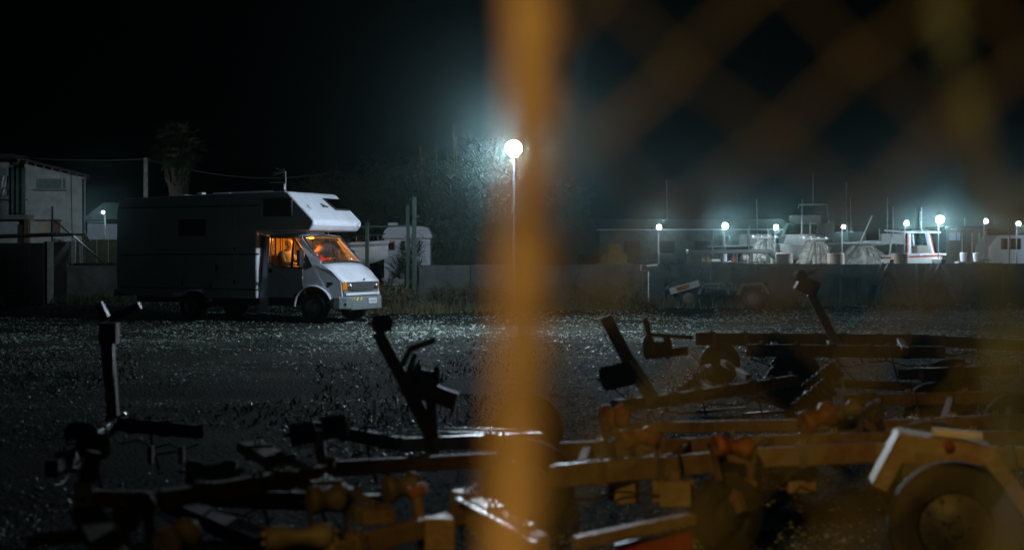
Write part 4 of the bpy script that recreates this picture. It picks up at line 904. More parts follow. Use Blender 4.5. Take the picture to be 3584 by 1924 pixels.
    MB().tube([(-2.0, -.9, 2.6), (-2.3, -.8, 3.35), (-2.3, .8, 3.35), (-2.0, .9, 2.6)], .05, 6).build('radar_arch', GEL, c, local=True)
    MB().tube([(-2.3, 0, 3.3), (-2.3, 0, 5.2)], [.03, .01], 5).build('mast', STEEL, c, local=True); stand(c, 8.5, 2.9, .9)
    # wheelhouse boat
    d = 55.0; X = px(3235, 0, d).x
    c = boat((X, d + 2.0, .75), R(-80), 5.2, 1.9, .62, 'small wheelhouse boat with two white pillars and red trim under the biggest floodlight', name='wheelhouse_boat', stripe=REDP); stand(c, 5.2, 1.9, .75)
    zw = px(0, 812, d).z - .75
    for s in (-1, 1):
        MB().bar((1.0, s * .48, .6), (.75, s * .36, zw), .10, .16).build('pillar', WHITE, c, local=True, bevel=.02); MB().bar((1.0, s * .56, .6), (.75, s * .44, zw), .05, .12).build('red_trim', REDP, c, local=True)
        MB().bar((-.7, s * .55, .6), (-.7, s * .45, zw), .06).build('rear_pillar', STEEL, c, local=True)
    MB().box((.0, .1, zw + .05), (2.0, 1.5, .06), (0, R(3), 0)).build('canopy', GEL, c, local=True, bevel=.02)
    MB().box((.95, 0, .82), (.45, .50, .5)).build('engine_box', CREAMR, c, local=True, bevel=.03)
    MB().tube([(.6, .2, zw), (.6, .2, zw + 1.0)], .02, 5).build('aerial', STEEL, c, local=True); MB().tube([(.2, -.5, zw + .08), (.2, .7, zw + .14)], .03, 6).build('roof_bar', CHROME, c, local=True)
    MB().box((1.6, 0, .72), (.8, 1.1, .08)).build('fore_hatch', WHITE, c, local=True)
    # masts
    for x, y, dd, lb in ((2962, 640, 90, 'tall faint mast left of the cabin cruiser lamp'), (3106, 690, 92, 'faint mast right of the cabin cruiser'), (2333, 630, 92, 'pair mast standing behind the first floodlight')):
        pole_thing('boat_mast', x, y, 0, dd, .05, STEEL, lb, 'mast', 'boat masts')
    o = MB().tube([px(3012, 845, 58), px(3052, 755, 58)], .03, 6).build('leaning_spar', WOODW); tag(o, 'pale spar leaning up out of the wide covered boat', 'spar')
    # cabin with pale windows
    d = 63.0; a, b = px(3312, 0, d).x, px(3455, 0, d).x; z1 = px(0, 800, d).z
    r = thing('site_cabin', ((a + b) / 2, d + 1, 0), 'dark wooden cabin with two pale windows below the biggest floodlight', 'cabin')
    n = 9
    for k in range(n): wallbox(MB(), a + (b - a) * k / n + .006, a + (b - a) * (k + 1) / n - .006, d, d + .05, -.1, z1).build('board', WOODB, r)
    wallbox(MB(), a + .05, b - .05, d + .06, d + 2.4, -.1, z1 - .02).build('body', DARKST, r)
    MB().box(((a + b) / 2, d + 1.1, z1 + .06), (b - a + .4, 2.9, .10)).build('roof', TILE, r)
    for x0, x1_ in ((3323, 3345), (3349, 3360)):
        w = wallbox(MB(), px(x0, 0, d).x, px(x1_, 0, d).x, d - .03, d - .001, px(0, 841, d).z, px(0, 815, d).z).build('window', CLOTH, r); wallbox(MB(), px(x0 - 2, 0, d).x, px(x1_ + 2, 0, d).x, d - .04, d - .025, px(0, 814, d).z, px(0, 811, d).z).build('frame', WOODW, w)  # white opaque panes, the window light is put into their colour
    for x in (3360, 3395, 3420): MB().tube([(px(x, 0, d).x, d - .3, 0), (px(x, 0, d).x, d - .3, px(0, 815, d).z)], .03, 6).build('porch_post', WOODW, r)
    # pale camper at the right edge
    d = 61.0; a = px(3462, 0, d).x
    r = thing('pale_van', (a + 2, d + 1, 0), 'pale grey box van parked at the right edge behind the wall', 'van')
    z0, z1 = .45, px(0, 822, d).z
    MB().prism([(a, d, z0), (a, d, z1 - .5), (a + .35, d, z1 - .05), (a + .5, d, z1), (a + 4.6, d, z1), (a + 4.6, d, z0)], (0, 1.9, 0)).build('body', WHITE, r, bevel=.06)
    for x0, x1_ in ((.5, .78), (.9, 1.35), (1.6, 2.6)): wallbox(MB(), a + x0, a + x1_, d - .015, d + .02, z1 - .62, z1 - .15).build('side_window', PANE, r)
    MB().box((a + .86, d - .01, (z0 + z1) / 2), (.03, .03, z1 - z0 - .1)).build('door_gap', PLAST, r)
    for x in (.7, 3.7): MB().lathe([(-.1, .2), (-.11, .3), (-.06, .34), (.06, .34), (.11, .3), (.1, .2)], (a + x, d + .1, .34), (0, 1, 0), 18).build('wheel', BLACK, r, smooth=True)
    # small clutter on the wall top line
    for x, lb, m in ((3372, 'small white bucket on the wall under the biggest floodlight', WHITE), (3418, 'white bucket on the wall left of the pale van', WHITE)):
        X = px(x, 0, 52).x; tb = thing('white_bucket', (X, 52, 0), lb, 'bucket', 'buckets by the wall')
        MB().lathe([(0, .10), (.30, .13), (.31, .14), (.315, .12)], (X, 52, 1.22), (0, 0, 1), 14).build('bucket_body', m, tb); MB().box((X, 52, .6), (.5, .5, 1.22)).build('plinth', CONC, tb)
    X = px(3445, 0, 52).x; o = MB().bar((X - .22, 52, 1.27), (X + .22, 52, 1.28), .16, .06).bar((X + .16, 52, 1.0), (X + .16, 52, 1.6), .04).bar((X - .1, 52, .0), (X - .1, 52, 1.27), .08).build('work_stand', STEEL); tag(o, 'steel work stand in front of the pale van', 'stand')
boatyard()
def more_boats():
    B = [(2660, 63, R(-60), 5.0, 1.9, .8, 1.0, DARKST, 'dark hull on props behind the pleated tarpaulin boat'), (2790, 60, R(-120), 4.2, 1.6, .6, 1.15, GEL, 'small pale open boat between the two narrow covered boats'),
         (2985, 64, R(-70), 5.6, 2.0, .9, 1.0, GREYST, 'grey-green hull on props left of the wide covered boat'), (3120, 61, R(-100), 4.4, 1.7, .7, 1.1, DARKST, 'dark bow pointing at the wall left of the wheelhouse boat'), (3395, 66, R(-50), 5.2, 1.9, .8, .9, GEL, 'pale hull half hidden behind the site cabin')]
    for x, d, rz, L, Bm, H, z, m, lb in B:
        c = boat((px(x, 0, d).x, d, z), rz, L, Bm, H, lb, name='laid_up_boat', group='laid-up boats', hm=m); stand(c, L, Bm, z)
        MB().prism([(-.9, -.5, H), (.5, -.5, H + .05), (.2, -.42, H + .55), (-.9, -.42, H + .55)], (0, .95, 0)).build('cuddy', GEL if m is DARKST else m, c, local=True, bevel=.05)
        MB().tube([(-.3, .1, H + .5), (-.35, .1, H + 1.3 + random.random())], [.025, .012], 5).build('mast', STEEL, c, local=True)
        MB().tube([(-L / 2 + .1, -.3, H), (-L / 2, -.3, H + .5), (-L / 2, .3, H + .5), (-L / 2 + .1, .3, H)], .02, 5).build('stern_rail', CHROME, c, local=True)
    for k, (x, lb) in enumerate(((2745, 'dark oil drum behind the wall right of the dark rack'), (2925, 'dark oil drum behind the wall below the cabin cruiser'), (3150, 'dark oil drum behind the wall beside the left trestle'))):
        X = px(x, 0, 51).x; o = MB().lathe([(0, .28), (.02, .30), (.5, .30), (.52, .315), (.54, .30), (1.0, .30), (1.02, .315), (1.04, .30), (1.5, .30), (1.52, .28)], (X, 51, .0), (0, 0, 1), 18).build('oil_drum', RUST, smooth=True); tag(o, lb, 'drum', 'oil drums behind the wall')
    for x, y, d, lb in ((2690, 800, 62, 'short stub mast above the pleated tarpaulin'), (2835, 770, 64, 'thin mast right of the pleated tarpaulin boat'), (3078, 800, 62, 'short mast above the wide covered boat'), (3405, 790, 64, 'thin pole between the site cabin and the pale van'), (3220, 740, 70, 'tall thin mast above the wheelhouse boat canopy')):
        pole_thing('boat_mast', x, y, 0, d, .035, STEEL, lb, 'mast', 'boat masts')
more_boats()

# ================================================================== TRESTLES AND FAR TRAILERS IN FRONT OF THE WALL
def trestle(xa, ya, xl, xr, yb, d, label):
    r = thing('trestle', (px(xa, 0, d).x, d, 0), label, 'trestle', 'steel trestles before the wall'); A = px(xa, ya, d)
    for s in (-.35, .35):
        for x in (xl, xr): MB().bar((A.x + (0.02 if x > xa else -.02), d + s, A.z), (px(x, 0, d).x, d + s * 1.3, -.02), .10).build('leg', DARKST, r)
    MB().bar((A.x, d - .5, A.z + .03), (A.x, d + .5, A.z + .03), .12).build('head_beam', DARKST, r)
    for x in (xl, xr):
        k = .45; MB().bar((A.x + (px(x, 0, d).x - A.x) * (1 - k), d - .4, A.z * k), (A.x + (px(x, 0, d).x - A.x) * (1 - k), d + .4, A.z * k), .06).build('brace', DARKST, r)
trestle(3106, 918, 3040, 3172, 1040, 43.6, 'left steel trestle standing before the wall at the right')
trestle(3284, 918, 3212, 3348, 1040, 43.9, 'right steel trestle standing before the wall at the right')
o = MB().bar(px(3209, 925, 44.2), Vector((px(3209, 0, 44.2).x, 44.2, -.1)), .07).build('steel_prop', STEEL); tag(o, 'single steel prop between the two trestles', 'prop')
def frame_rack():
    d = 43.0; r = thing('dark_table_frame', (px(2975, 0, d).x, d, 0), 'dark rectangular steel frame left of the trestles', 'frame')
    a, b = px(2925, 0, d).x, px(3012, 0, d).x; z = px(0, 966, d).z
    MB().box(((a + b) / 2, d, z), (b - a + .5, .7, .10)).build('top', DARKST, r)
    for x in (a, b):
        for s in (-.25, .25): MB().bar((x, d + s, -.1), (x, d + s, z), .12 if x == b else .05).build('leg', DARKST, r)
frame_rack()

# ------------------------------------------------------------------ boat-trailer parts
def wheel_part(r, c, ax, rad, wid, rimm=STEEL, name='wheel'):
    ax = Vector(ax).normalized(); w = bpy.data.objects.new(name, None); w.empty_display_size = .1; col.objects.link(w); w.parent = r; w.location = Vector(c) - r.location
    h = wid / 2; MB().lathe([(-h * .8, rad * .60), (-h, rad * .82), (-h * .85, rad * .95), (-h * .4, rad), (h * .4, rad), (h * .85, rad * .95), (h, rad * .82), (h * .8, rad * .60), (-h * .8, rad * .60)], (0, 0, 0), ax, 32, cap=False).build('tyre', BLACK, w, local=True, smooth=True)
    MB().lathe([(h * .75, rad * .62), (h * .70, rad * .57), (h * .25, rad * .52), (h * .35, rad * .36), (h * .55, rad * .28), (h * .55, rad * .12), (h * .85, rad * .11), (h * .85, .001)], (0, 0, 0), ax, 28, cap=False).build('rim', rimm, w, local=True, smooth=True)
    u = ax.orthogonal().normalized(); v = ax.cross(u)
    for k in range(5):
        a = k * 2 * math.pi / 5; q = (u * math.cos(a) + v * math.sin(a)) * rad * .20; MB().lathe([(h * .55, rad * .035), (h * .75, rad * .03)], q, ax, 6).build('wheel_nut', CHROME, w, local=True)
    for k in range(10):
        a = k * 2 * math.pi / 10; q = (u * math.cos(a) + v * math.sin(a)) * rad * .44; MB().lathe([(h * .30, rad * .045), (h * .36, rad * .045)], q, ax, 8).build('rim_hole', PLAST, w, local=True)
    return w
def roller(r, c, ax, ln, rad, m, ribs=False, arm=None):
    c = Vector(c); ax = Vector(ax).normalized()
    if ribs:
        pr = []; n = 7
        for k in range(n):
            t = -ln / 2 + ln * k / n; pr += [(t, rad * .82), (t + .01, rad), (t + ln / n - .012, rad), (t + ln / n - .004, rad * .82)]
    else:
        pr = [(-ln / 2, rad * .9), (-ln / 2 + .01, rad), (-ln * .28, rad), (-ln * .12, rad * .68), (ln * .12, rad * .68), (ln * .28, rad), (ln / 2 - .01, rad), (ln / 2, rad * .9)]
    o = MB().lathe(pr, c, ax, 18).build('keel_roller', m, r, smooth=True)
    MB().tube([c - ax * (ln / 2 + .04), c + ax * (ln / 2 + .04)], .011, 6).build('roller_pin', CHROME, r)
    if arm is not None:
        for s in (-1, 1): q = c + ax * s * (ln / 2 + .015); MB().bar(q, Vector(arm) + ax * s * (ln / 2 + .015) * .8, .05, .008, up=ax).build('roller_bracket', STEEL if m is CREAMR else RUST, r)
def beam(r, a, b, w, h, m, n='frame_rail'):
    o = MB().bar(a, b, w, h).build(n, m, r, bevel=.006); a, b = Vector(a), Vector(b); L = (b - a).length
    if L > .45 and n == 'frame_rail':                    # clamps, bolts and a sagging cable
        t = (b - a) / L; k = .12 + random.uniform(0, .15)
        while k < L - .08:
            c = a + t * k; MB().bar(c - t * .022, c + t * .022, w + .018, h + .018).build('clamp', random.choice((STEEL, RUST, RUST)), r)
            for s_ in (-1, 1): MB().tube([c + Vector((s_ * .012, -w * .35, h / 2)), c + Vector((s_ * .012, -w * .35, h / 2 + .035))], .007, 6).build('bolt', STEEL, r)
            k += random.uniform(.28, .5)
        dn = Vector((0, -w * .6, -h * .3)); n_ = 10
        MB().tube([a.lerp(b, i / n_) + dn - Vector((0, 0, random.uniform(.02, .05) + .07 * math.sin(math.pi * ((i * 3 / n_) % 1)))) for i in range(n_ + 1)], .006, 5).build('brake_cable', BLACK, r)
        if L > .8:
            c = a + t * L * random.uniform(.3, .7); MB().tube([c + Vector((0, 0, h / 2)), c + Vector((.05, -.06, h / 2 + .03)), c + Vector((.07, -.09, -.1)), c + Vector((.12, -.1, -.28))], .009, 5).build('loose_strap', PLAST, r)
    return o
def winch_post(r, foot, top, m, w=.07, lever=True, snub=None, sd=(0, 1, 0)):
    foot, top = Vector(foot), Vector(top); MB().bar(foot, top, w, w, up=sd).build('winch_post', m, r, bevel=.006); ax = Vector(sd)
    if snub is not None: roller(r, top + Vector((.02, 0, .03)), snub, .16, .055, BLACK, ribs=True)
def fender(r, pts, wdir, w, m):
    """angular mudguard: flat segments with a side lip"""
    wd = Vector(wdir).normalized() * w
    for a, b in zip(pts[:-1], pts[1:]):
        a, b = Vector(a), Vector(b); up = (b - a).cross(wd).normalized() * .008
        g = MB().prism([a, b, b + wd, a + wd], up).build('mudguard_plate', m, r)
        dn = up.normalized(); dn = dn if dn.z < 0 else -dn
        MB().prism([a, b, b + dn * .065, a + dn * .065], wd.normalized() * .006).build('mudguard_lip', m, r)

# far trailers by the wall
def far_trailer(xc, yc, d, label, flip=1, board=False):
    X = px(xc, 0, d).x; r = thing('far_boat_trailer', (X, d, 0), label, 'boat trailer', 'boat trailers parked by the back wall')
    beam(r, (X - 1.5 * flip, d - .15, .62), (X + .9 * flip, d - .55, .48), .08, .10, DARKST); beam(r, (X - 1.5 * flip, d + .15, .62), (X + .9 * flip, d + .65, .48), .08, .10, DARKST)
    for k in (-.9, -.1, .8): beam(r, (X + k * flip, d - .4, .5), (X + k * flip, d + .5, .5), .06, .08, DARKST, 'cross_member')
    for s, dd in ((-1, -.72), (1, .8)): wheel_part(r, (X + .35 * flip, d + dd, .28), (0, -1 if s < 0 else 1, 0), .28, .15, RUST)
    MB().tube([(X + .35 * flip, d - .7, .28), (X + .35 * flip, d + .8, .28)], .04, 8).build('axle', DARKST, r)
    fender(r, [(X - .10, d - .86, .38), (X + .05, d - .86, .68), (X + .62, d - .86, .72), (X + .82, d - .86, .40)], (0, 1, 0), .22, STEEL)
    winch_post(r, (X - 1.3 * flip, d, .6), (X - 1.0 * flip, d, 1.05), DARKST, snub=(0, 1, 0)); roller(r, (X + .85 * flip, d, .62), (0, 1, 0), .3, .06, BLACK, arm=(X + .85 * flip, d, .5))
    if board:
        q = px(2395, 1005, d - .9); b = MB().box((q.x, d - .95, q.z), (.85, .03, .18), (0, R(-16), 0)).build('light_board', STUCCO, r); MB().box((q.x - .05, d - .975, q.z - .01), (.38, .012, .12), (0, R(-16), 0)).build('orange_reflector', ORANGE, b)
far_trailer(2575, 1020, 40.4, 'far boat trailer with pale angular mudguard by the wall', 1, False)
far_trailer(2440, 1020, 40.9, 'far boat trailer with a tilted orange and white light board', -1, True)
def t_stand():
    d = 40.0; X = px(2270, 0, d).x; r = thing('steel_stand', (X, d, 0), 'thin steel stand with a bent pale top by the wall', 'stand')
    MB().tube([(X, d, 0), (X, d, px(0, 950, d).z)], .03, 6).build('upright', STEEL, r); a = px(2243, 947, d); MB().tube([a, (a.x, d, px(0, 926, d).z), (px(2262, 0, d).x, d, px(0, 930, d).z)], .02, 6).build('hook', STEEL, r); MB().tube([(X, d, px(0, 950, d).z), a], .02, 6).build('cross_bar', STEEL, r)
    MB().box((px(2282, 0, d).x, d, px(0, 928, d).z), (.30, .05, .06), (0, R(-6), 0)).build('pale_bar', WHITE, r)
t_stand()

# ================================================================== NEAR TRAILERS
# right, nearest: angular mudguard and wheel in the bottom right corner
def trailer_right():
    r = thing('boat_trailer', (1.9, 7.2, 0), 'nearest boat trailer with angular mudguard and wheel at bottom right', 'boat trailer', 'boat trailers in the foreground')
    A, B = gz(1930, 1668, .45), gz(2660, 1600, .47); beam(r, A, B, .06, .105, FRAMEY); C = gz(2640, 1606, .48); D = gz(3060, 1582, .52); beam(r, C + Vector((0, -.07, .02)), D, .06, .10, FRAMEY); beam(r, D, D + Vector((1.6, -.35, .0)), .06, .10, FRAMEY)
    A2, B2 = gz(1960, 1575, .45), gz(2760, 1545, .47); beam(r, A2, B2, .06, .09, RUST); beam(r, B2, B2 + Vector((2.2, .1, .02)), .06, .09, RUST)
    MB().bar(A + Vector((0.02, 0, .057)), A.lerp(B, .48) + Vector((0, 0, .057)), .025, .01).build('edge_strip', STEEL, r)  # thin steel strip along part of the rail top
    for t in (.12, .55, .92): beam(r, A.lerp(B, t) + Vector((0, .05, -.03)), A2.lerp(B2, t), .05, .07, RUST, 'cross_member')
    # hollow square stubs under the rail
    for x, y, w in ((2185, 1712, 70), (2360, 1722, 105), (2590, 1696, 120), (2800, 1676, 95)):
        c = gz(x, y, .34); hx = w * c.y / F / 2; hz = .062; dp = .10; rz = R(-8)
        st = MB()
        st.box(c + Vector((0, -dp / 2, 0)), (2 * hx, .008, 2 * hz), (0, 0, rz)); st.build('channel_face', FRAMEY, r)
        MB().box(c + Vector((0, 0, hz)), (2 * hx, dp, .008)).build('channel_top', FRAMEY, r); MB().box(c + Vector((0, dp / 2, 0)), (2 * hx + .06, .008, 2 * hz)).build('channel_back', FRAMEY, r); MB().box(c + Vector((0, 0, -hz)), (2 * hx, dp, .008)).build('channel_bottom', FRAMEY, r)
        MB().bar(c + Vector((0, 0, hz)), c + Vector((0, 0, .12)), .05, .05).build('hanger', RUST, r)
    # wheel with mudguard, axle
    wc = Vector((2.06, 6.62, .30)); wheel_part(r, wc, (-.22, -1, 0), .305, .17, DARKST)
    MB().tube([wc + Vector((.04, .1, 0)), wc + Vector((.35, 1.5, 0))], .035, 8).build('axle', RUST, r); wheel_part(r, wc + Vector((.36, 1.6, 0)), (.22, 1, 0), .305, .17)
    fender(r, [gz(3060, 1700, .50) + Vector((0, .02, 0)), px(3150, 1520, 6.55), px(3470, 1572, 6.40), px(3650, 1800, 6.30)], (.2, 1, 0), .24, FRAMEY)
    MB().ball(px(3322, 1557, 6.42), (.025, .012, .025)).build('red_reflector', REDL, r); MB().box(px(3350, 1516, 6.65), (.22, .05, .03), (0, R(4), R(-10))).build('pale_step', WHITE, r)
    wheel_part(r, gz(2545, 1800, .22), (.55, -1, 0), .21, .12, DARKST)
    MB().bar(gz(2560, 1640, .45), gz(2545, 1800, .22), .06, .05).build('jockey_arm', RUST, r); MB().bar(px(2520, 1600, 7.4), px(2600, 1790, 7.3), .05, .04).build('lever_arm', RUST, r)
    # rollers
    for x, y, z, ln, rad, ax, m, pale in ((2235, 1530, .62, .20, .055, (1, .35, .1), ORANGE, 0), (2560, 1562, .60, .20, .058, (1, .4, -.1), ORANGE, 0), (2150, 1458, .66, .13, .072, (1, .5, 0), ORANGE, 0), (2862, 1462, .60, .20, .075, (1, .35, .35), ORANGE, 0), (2960, 1440, .60, .18, .06, (1, .3, .3), CREAMR, 0)):
        c = gz(x, y, z); roller(r, c, ax, ln, rad, m, arm=c + Vector((.02, .02, -.17)))
    beam(r, gz(2120, 1500, .48), gz(3020, 1480, .50), .07, .07, RUST, 'keel_beam')
    # light board on the floor of the frame
    b = beam(r, gz(2010, 1898, .42), gz(2425, 1812, .46), .05, .05, FRAMEY, 'light_bar'); MB().prism([gz(2150, 1905, .38), gz(2420, 1842, .42), gz(2420, 1990, .26), gz(2150, 2050, .22)], (.01, .02, 0)).build('red_light_panel', REDL, r)
trailer_right()
def trailer_mid():
    r = thing('boat_trailer', (.75, 10.3, 0), 'boat trailer with a two-piece slanting winch post just right of the fence post', 'boat trailer', 'boat trailers in the foreground')
    t, k, f = px(2118, 1108, 10.3), px(2200, 1262, 10.3), gz(2288, 1402, .5)
    MB().bar(t, k, .09, .06, up=(0, 1, 0)).build('winch_post', RUST, r, bevel=.006); MB().bar(k, f, .10, .06, up=(0, 1, 0)).build('winch_post', STEEL, r, bevel=.006)
    MB().bar(px(2255, 1110, 10.35), px(2290, 1235, 10.35), .05, .04).build('winch_arm', RUST, r); MB().bar(px(2270, 1170, 10.4), px(2425, 1180, 10.4), .05, .03).build('winch_arm', DARKST, r); MB().bar(px(2280, 1240, 10.4), px(2400, 1225, 10.5), .08, .06).build('winch_body', DARKST, r)
    MB().lathe([(-.09, .05), (-.08, .09), (-.07, .04), (.07, .04), (.08, .09), (.09, .05)], px(2300, 1215, 10.4), (1, .3, 0), 16).build('winch_drum', DARKST, r)
    roller(r, px(2160, 1315, 10.2), (1, .25, .2), .22, .09, BLACK, ribs=True, arm=px(2220, 1370, 10.25))
    MB().bar(px(2420, 1240, 10.6), px(2455, 1265, 10.6), .015).build('bright_pin', CHROME, r)
    beam(r, gz(2150, 1420, .46), gz(2330, 1400, .46), .07, .09, RUST); beam(r, gz(2330, 1400, .46), gz(2780, 1330, .46), .07, .09, RUST); beam(r, gz(2330, 1400, .46), gz(2480, 1290, .46), .07, .09, RUST)
    for x, y in ((2500, 1375), (2620, 1322)): beam(r, gz(x, y, .45), gz(x - 90, y - 55, .45), .05, .06, RUST, 'cross_member')
    for c in (gz(2760, 1345, .25), gz(2520, 1270, .25)): wheel_part(r, c, (.2, -1, 0), .25, .14, DARKST)
    for x, y in ((2440, 1440), (2600, 1450)): MB().bar(gz(x, y, .03), gz(x + 170, y - 12, .05), .07, .03).build('loose_slat', STEEL, r)
trailer_mid()
def trailer_far_right():
    d = 14.8; r = thing('boat_trailer', (3.2, d, 0), 'dark boat trailer with a big tyre and pale slanting winch post at right', 'boat trailer', 'boat trailers in the foreground')
    beam(r, px(2440, 1185, d), px(3240, 1190, d + .6), .10, .13, DARKST); beam(r, px(2620, 1225, d - 1), px(3300, 1232, d - .4), .10, .12, RUST); beam(r, px(3240, 1190, d + .6), px(3700, 1215, d + .6), .10, .12, DARKST)
    for x in (2700, 2900, 3150): beam(r, px(x, 1195, d + .2), px(x + 20, 1230, d - .8), .07, .08, DARKST, 'cross_member')
    MB().bar(px(2838, 1028, d), px(2945, 1240, d), .09, .07, up=(0, 1, 0)).build('winch_post', STEEL, r, bevel=.006)
    h = px(2825, 1000, d); MB().box(h, (.22, .14, .16), (0, R(25), 0)).build('winch_body', RUST, r); MB().bar(h + Vector((-.12, 0, .1)), h + Vector((.08, 0, .14)), .04).build('winch_handle', STEEL, r)
    roller(r, px(2800, 965, d), (0, 1, 0), .2, .06, BLACK, ribs=True)
    wheel_part(r, gz(2790, 1335, .29) + Vector((0, .1, 0)), (-.75, -.66, 0), .30, .18, DARKST); wheel_part(r, gz(3330, 1360, .29), (-.75, -.66, 0), .29, .17, DARKST)
    MB().tube([gz(2790, 1335, .29), gz(3330, 1360, .29)], .04, 8).build('axle', RUST, r)
    for x, y, z in ((2850, 1395, .42), (2880, 1330, .5)): c = gz(x, y, z); roller(r, c, (.7, -.1, .6), .34, .085, BLACK, ribs=True, arm=c + Vector((.08, 0, -.25)))
    MB().bar(px(2805, 1425, 12.2), px(2835, 1350, 12.2), .06, .05).build('roller_arm', STEEL, r); MB().bar(px(2765, 1300, 12.6), px(2775, 1340, 12.6), .03).build('hinge_pin', STEEL, r)
    MB().tube([px(2920, 1250, 13.5), px(3000, 1340, 13.2), px(3060, 1400, 13.0)], .008, 5).build('hanging_cord', CABLE, r)
trailer_far_right()
def trailer_right_back():
    r = thing('boat_trailer', (4.0, 9.6, 0), 'dark boat trailer frame lying behind the bottom right mudguard', 'boat trailer', 'boat trailers in the foreground')
    beam(r, gz(2900, 1500, .42), gz(3600, 1470, .42), .07, .09, RUST); beam(r, gz(2960, 1400, .42), gz(3620, 1385, .42), .07, .09, RUST); beam(r, gz(3150, 1310, .5), gz(3560, 1290, .5), .07, .09, DARKST)
    for x in (3050, 3300, 3520): beam(r, gz(x, 1492, .42), gz(x + 30, 1388, .42), .05, .07, RUST, 'cross_member')
    wheel_part(r, gz(3260, 1450, .27), (.5, -.86, 0), .26, .15, DARKST); wheel_part(r, gz(3540, 1500, .27), (.5, -.86, 0), .26, .15, DARKST); roller(r, gz(3060, 1440, .6), (.3, 1, 0), .2, .06, BLACK, arm=gz(3060, 1440, .45))
trailer_right_back()
def trailer_centre_left():
    r = thing('boat_trailer', (-.6, 8.4, 0), 'boat trailer with a forked winch stand left of the fence post', 'boat trailer', 'boat trailers in the foreground')
    d = 8.5; MB().bar(px(1322, 1160, d), px(1446, 1395, d), .075, .06, up=(0, 1, 0)).build('winch_post', RUST, r, bevel=.006); MB().bar(px(1440, 1380, d), px(1530, 1560, d), .085, .07, up=(0, 1, 0)).build('winch_post', RUST, r, bevel=.006)
    roller(r, px(1338, 1132, d), (1, .5, 0), .10, .052, BLACK, ribs=True)
    MB().bar(px(1395, 1300, d), px(1440, 1215, d), .035, .03).build('fork_arm', RUST, r); MB().bar(px(1425, 1315, d - .06), px(1455, 1235, d - .06), .035, .03).build('fork_arm', RUST, r); MB().bar(px(1430, 1222, d), px(1525, 1188, d), .045, .035).build('fork_arm', RUST, r)
    MB().lathe([(-.07, .06), (-.06, .075), (-.05, .04), (.05, .04), (.06, .075), (.07, .06)], px(1490, 1315, d), (1, .4, -.2), 16).build('winch_drum', DARKST, r); MB().box(px(1465, 1345, d), (.16, .12, .14), (0, R(25), 0)).build('winch_body', RUST, r)
    MB().box(px(1545, 1385, d), (.18, .10, .10), (0, R(20), 0)).build('gear_case', RUST, r); MB().bar(px(1510, 1400, d), px(1520, 1590, d), .06, .05).build('support_strut', RUST, r)
    MB().bar(px(1310, 1395, 9.4), px(1312, 1475, 9.4), .02).build('thin_pin', STEEL, r)
    beam(r, gz(1405, 1555, .44), gz(1900, 1535, .44), .06, .08, STEEL); beam(r, gz(1520, 1515, .46), gz(1880, 1525, .46), .03, .03, STEEL, 'tie_rod'); beam(r, gz(1530, 1500, .46), gz(1880, 1505, .46), .02, .02, STEEL, 'tie_rod')
    beam(r, gz(1400, 1552, .42), gz(1080, 1490, .42), .06, .08, DARKST)
    for c in (px(1060, 1515, 8.0), px(1172, 1492, 8.0)): roller(r, c, (1, .25, .12), .14, .075, BLACK, ribs=True)
    MB().bar(px(1115, 1500, 8.0), px(1125, 1605, 8.0), .055, .05).build('roller_bracket', FRAMEY, r); MB().box(px(1143, 1640, 7.6), (.085, .06, .12)).build('socket', FRAMEY, r); MB().box(px(1147, 1612, 7.58), (.10, .07, .015), (0, R(-8), 0)).build('socket_cap', STEEL, r)
    for c in (gz(1850, 1700, .27), gz(1850, 1500, .27)): wheel_part(r, c, (-.25, -1, 0), .26, .15, DARKST)
    MB().tube([gz(1850, 1700, .27), gz(1850, 1500, .27)], .035, 8).build('axle', RUST, r)
    MB().bar(gz(1125, 1640, .4), gz(1880, 1600, .42), .06, .08).build('frame_rail', RUST, r)
trailer_centre_left()
def trailer_left():
    r = thing('boat_trailer', (-2.7, 9.6, 0), 'boat trailer with a tall upright winch post topped by a vee at far left', 'boat trailer', 'boat trailers in the foreground')
    d = 9.7; MB().bar(px(372, 1150, d), px(398, 1475, d), .085, .075, up=(0, 1, 0), w2=.07).build('winch_post', RUST, r, bevel=.006); MB().bar(px(392, 1180, d - .04), px(396, 1470, d - .04), .014, .014).build('edge_strip', STEEL, r)  # post with a thin steel strip down its front
    MB().bar(px(375, 1120, d), px(345, 1062, d), .07, .05, w2=.03).build('vee_arm', DARKST, r); MB().bar(px(390, 1115, d), px(490, 1068, d), .06, .05, w2=.03).build('vee_arm', DARKST, r); MB().box(px(382, 1165, d), (.12, .10, .14)).build('winch_body', RUST, r)
    MB().bar(px(405, 1465, d), px(440, 1445, d), .02).build('bright_pin', STEEL, r)
    beam(r, gz(398, 1480, .40), gz(180, 1640, .40), .07, .09, DARKST); beam(r, gz(398, 1480, .40), gz(700, 1510, .40), .07, .09, DARKST)
    for c in (gz(285, 1520, .45), gz(330, 1560, .45)): roller(r, c, (1, -.6, 0), .16, .075, BLACK, ribs=True)
    for x in (527, 635): MB().bar(gz(x, 1560, .48), gz(x, 1560, .48) + Vector((0, 0, -.10)), .03).build('stub', STEEL, r)
    MB().bar(gz(525, 1590, .40), gz(640, 1576, .40), .02).build('tie_rod', STEEL, r); roller(r, gz(740, 1650, .45), (1, .1, 0), .26, .06, mat('blue_grey_rubber', (.10, .14, .16), .6), arm=gz(740, 1650, .30))
    for c in (gz(-260, 1610, .25), gz(-180, 1470, .25)): wheel_part(r, c, (-.4, -1, 0), .25, .15, DARKST)
    MB().bar(gz(180, 1650, .35), gz(330, 1640, .38), .10, .02).build('pale_plate', STEEL, r)
trailer_left()
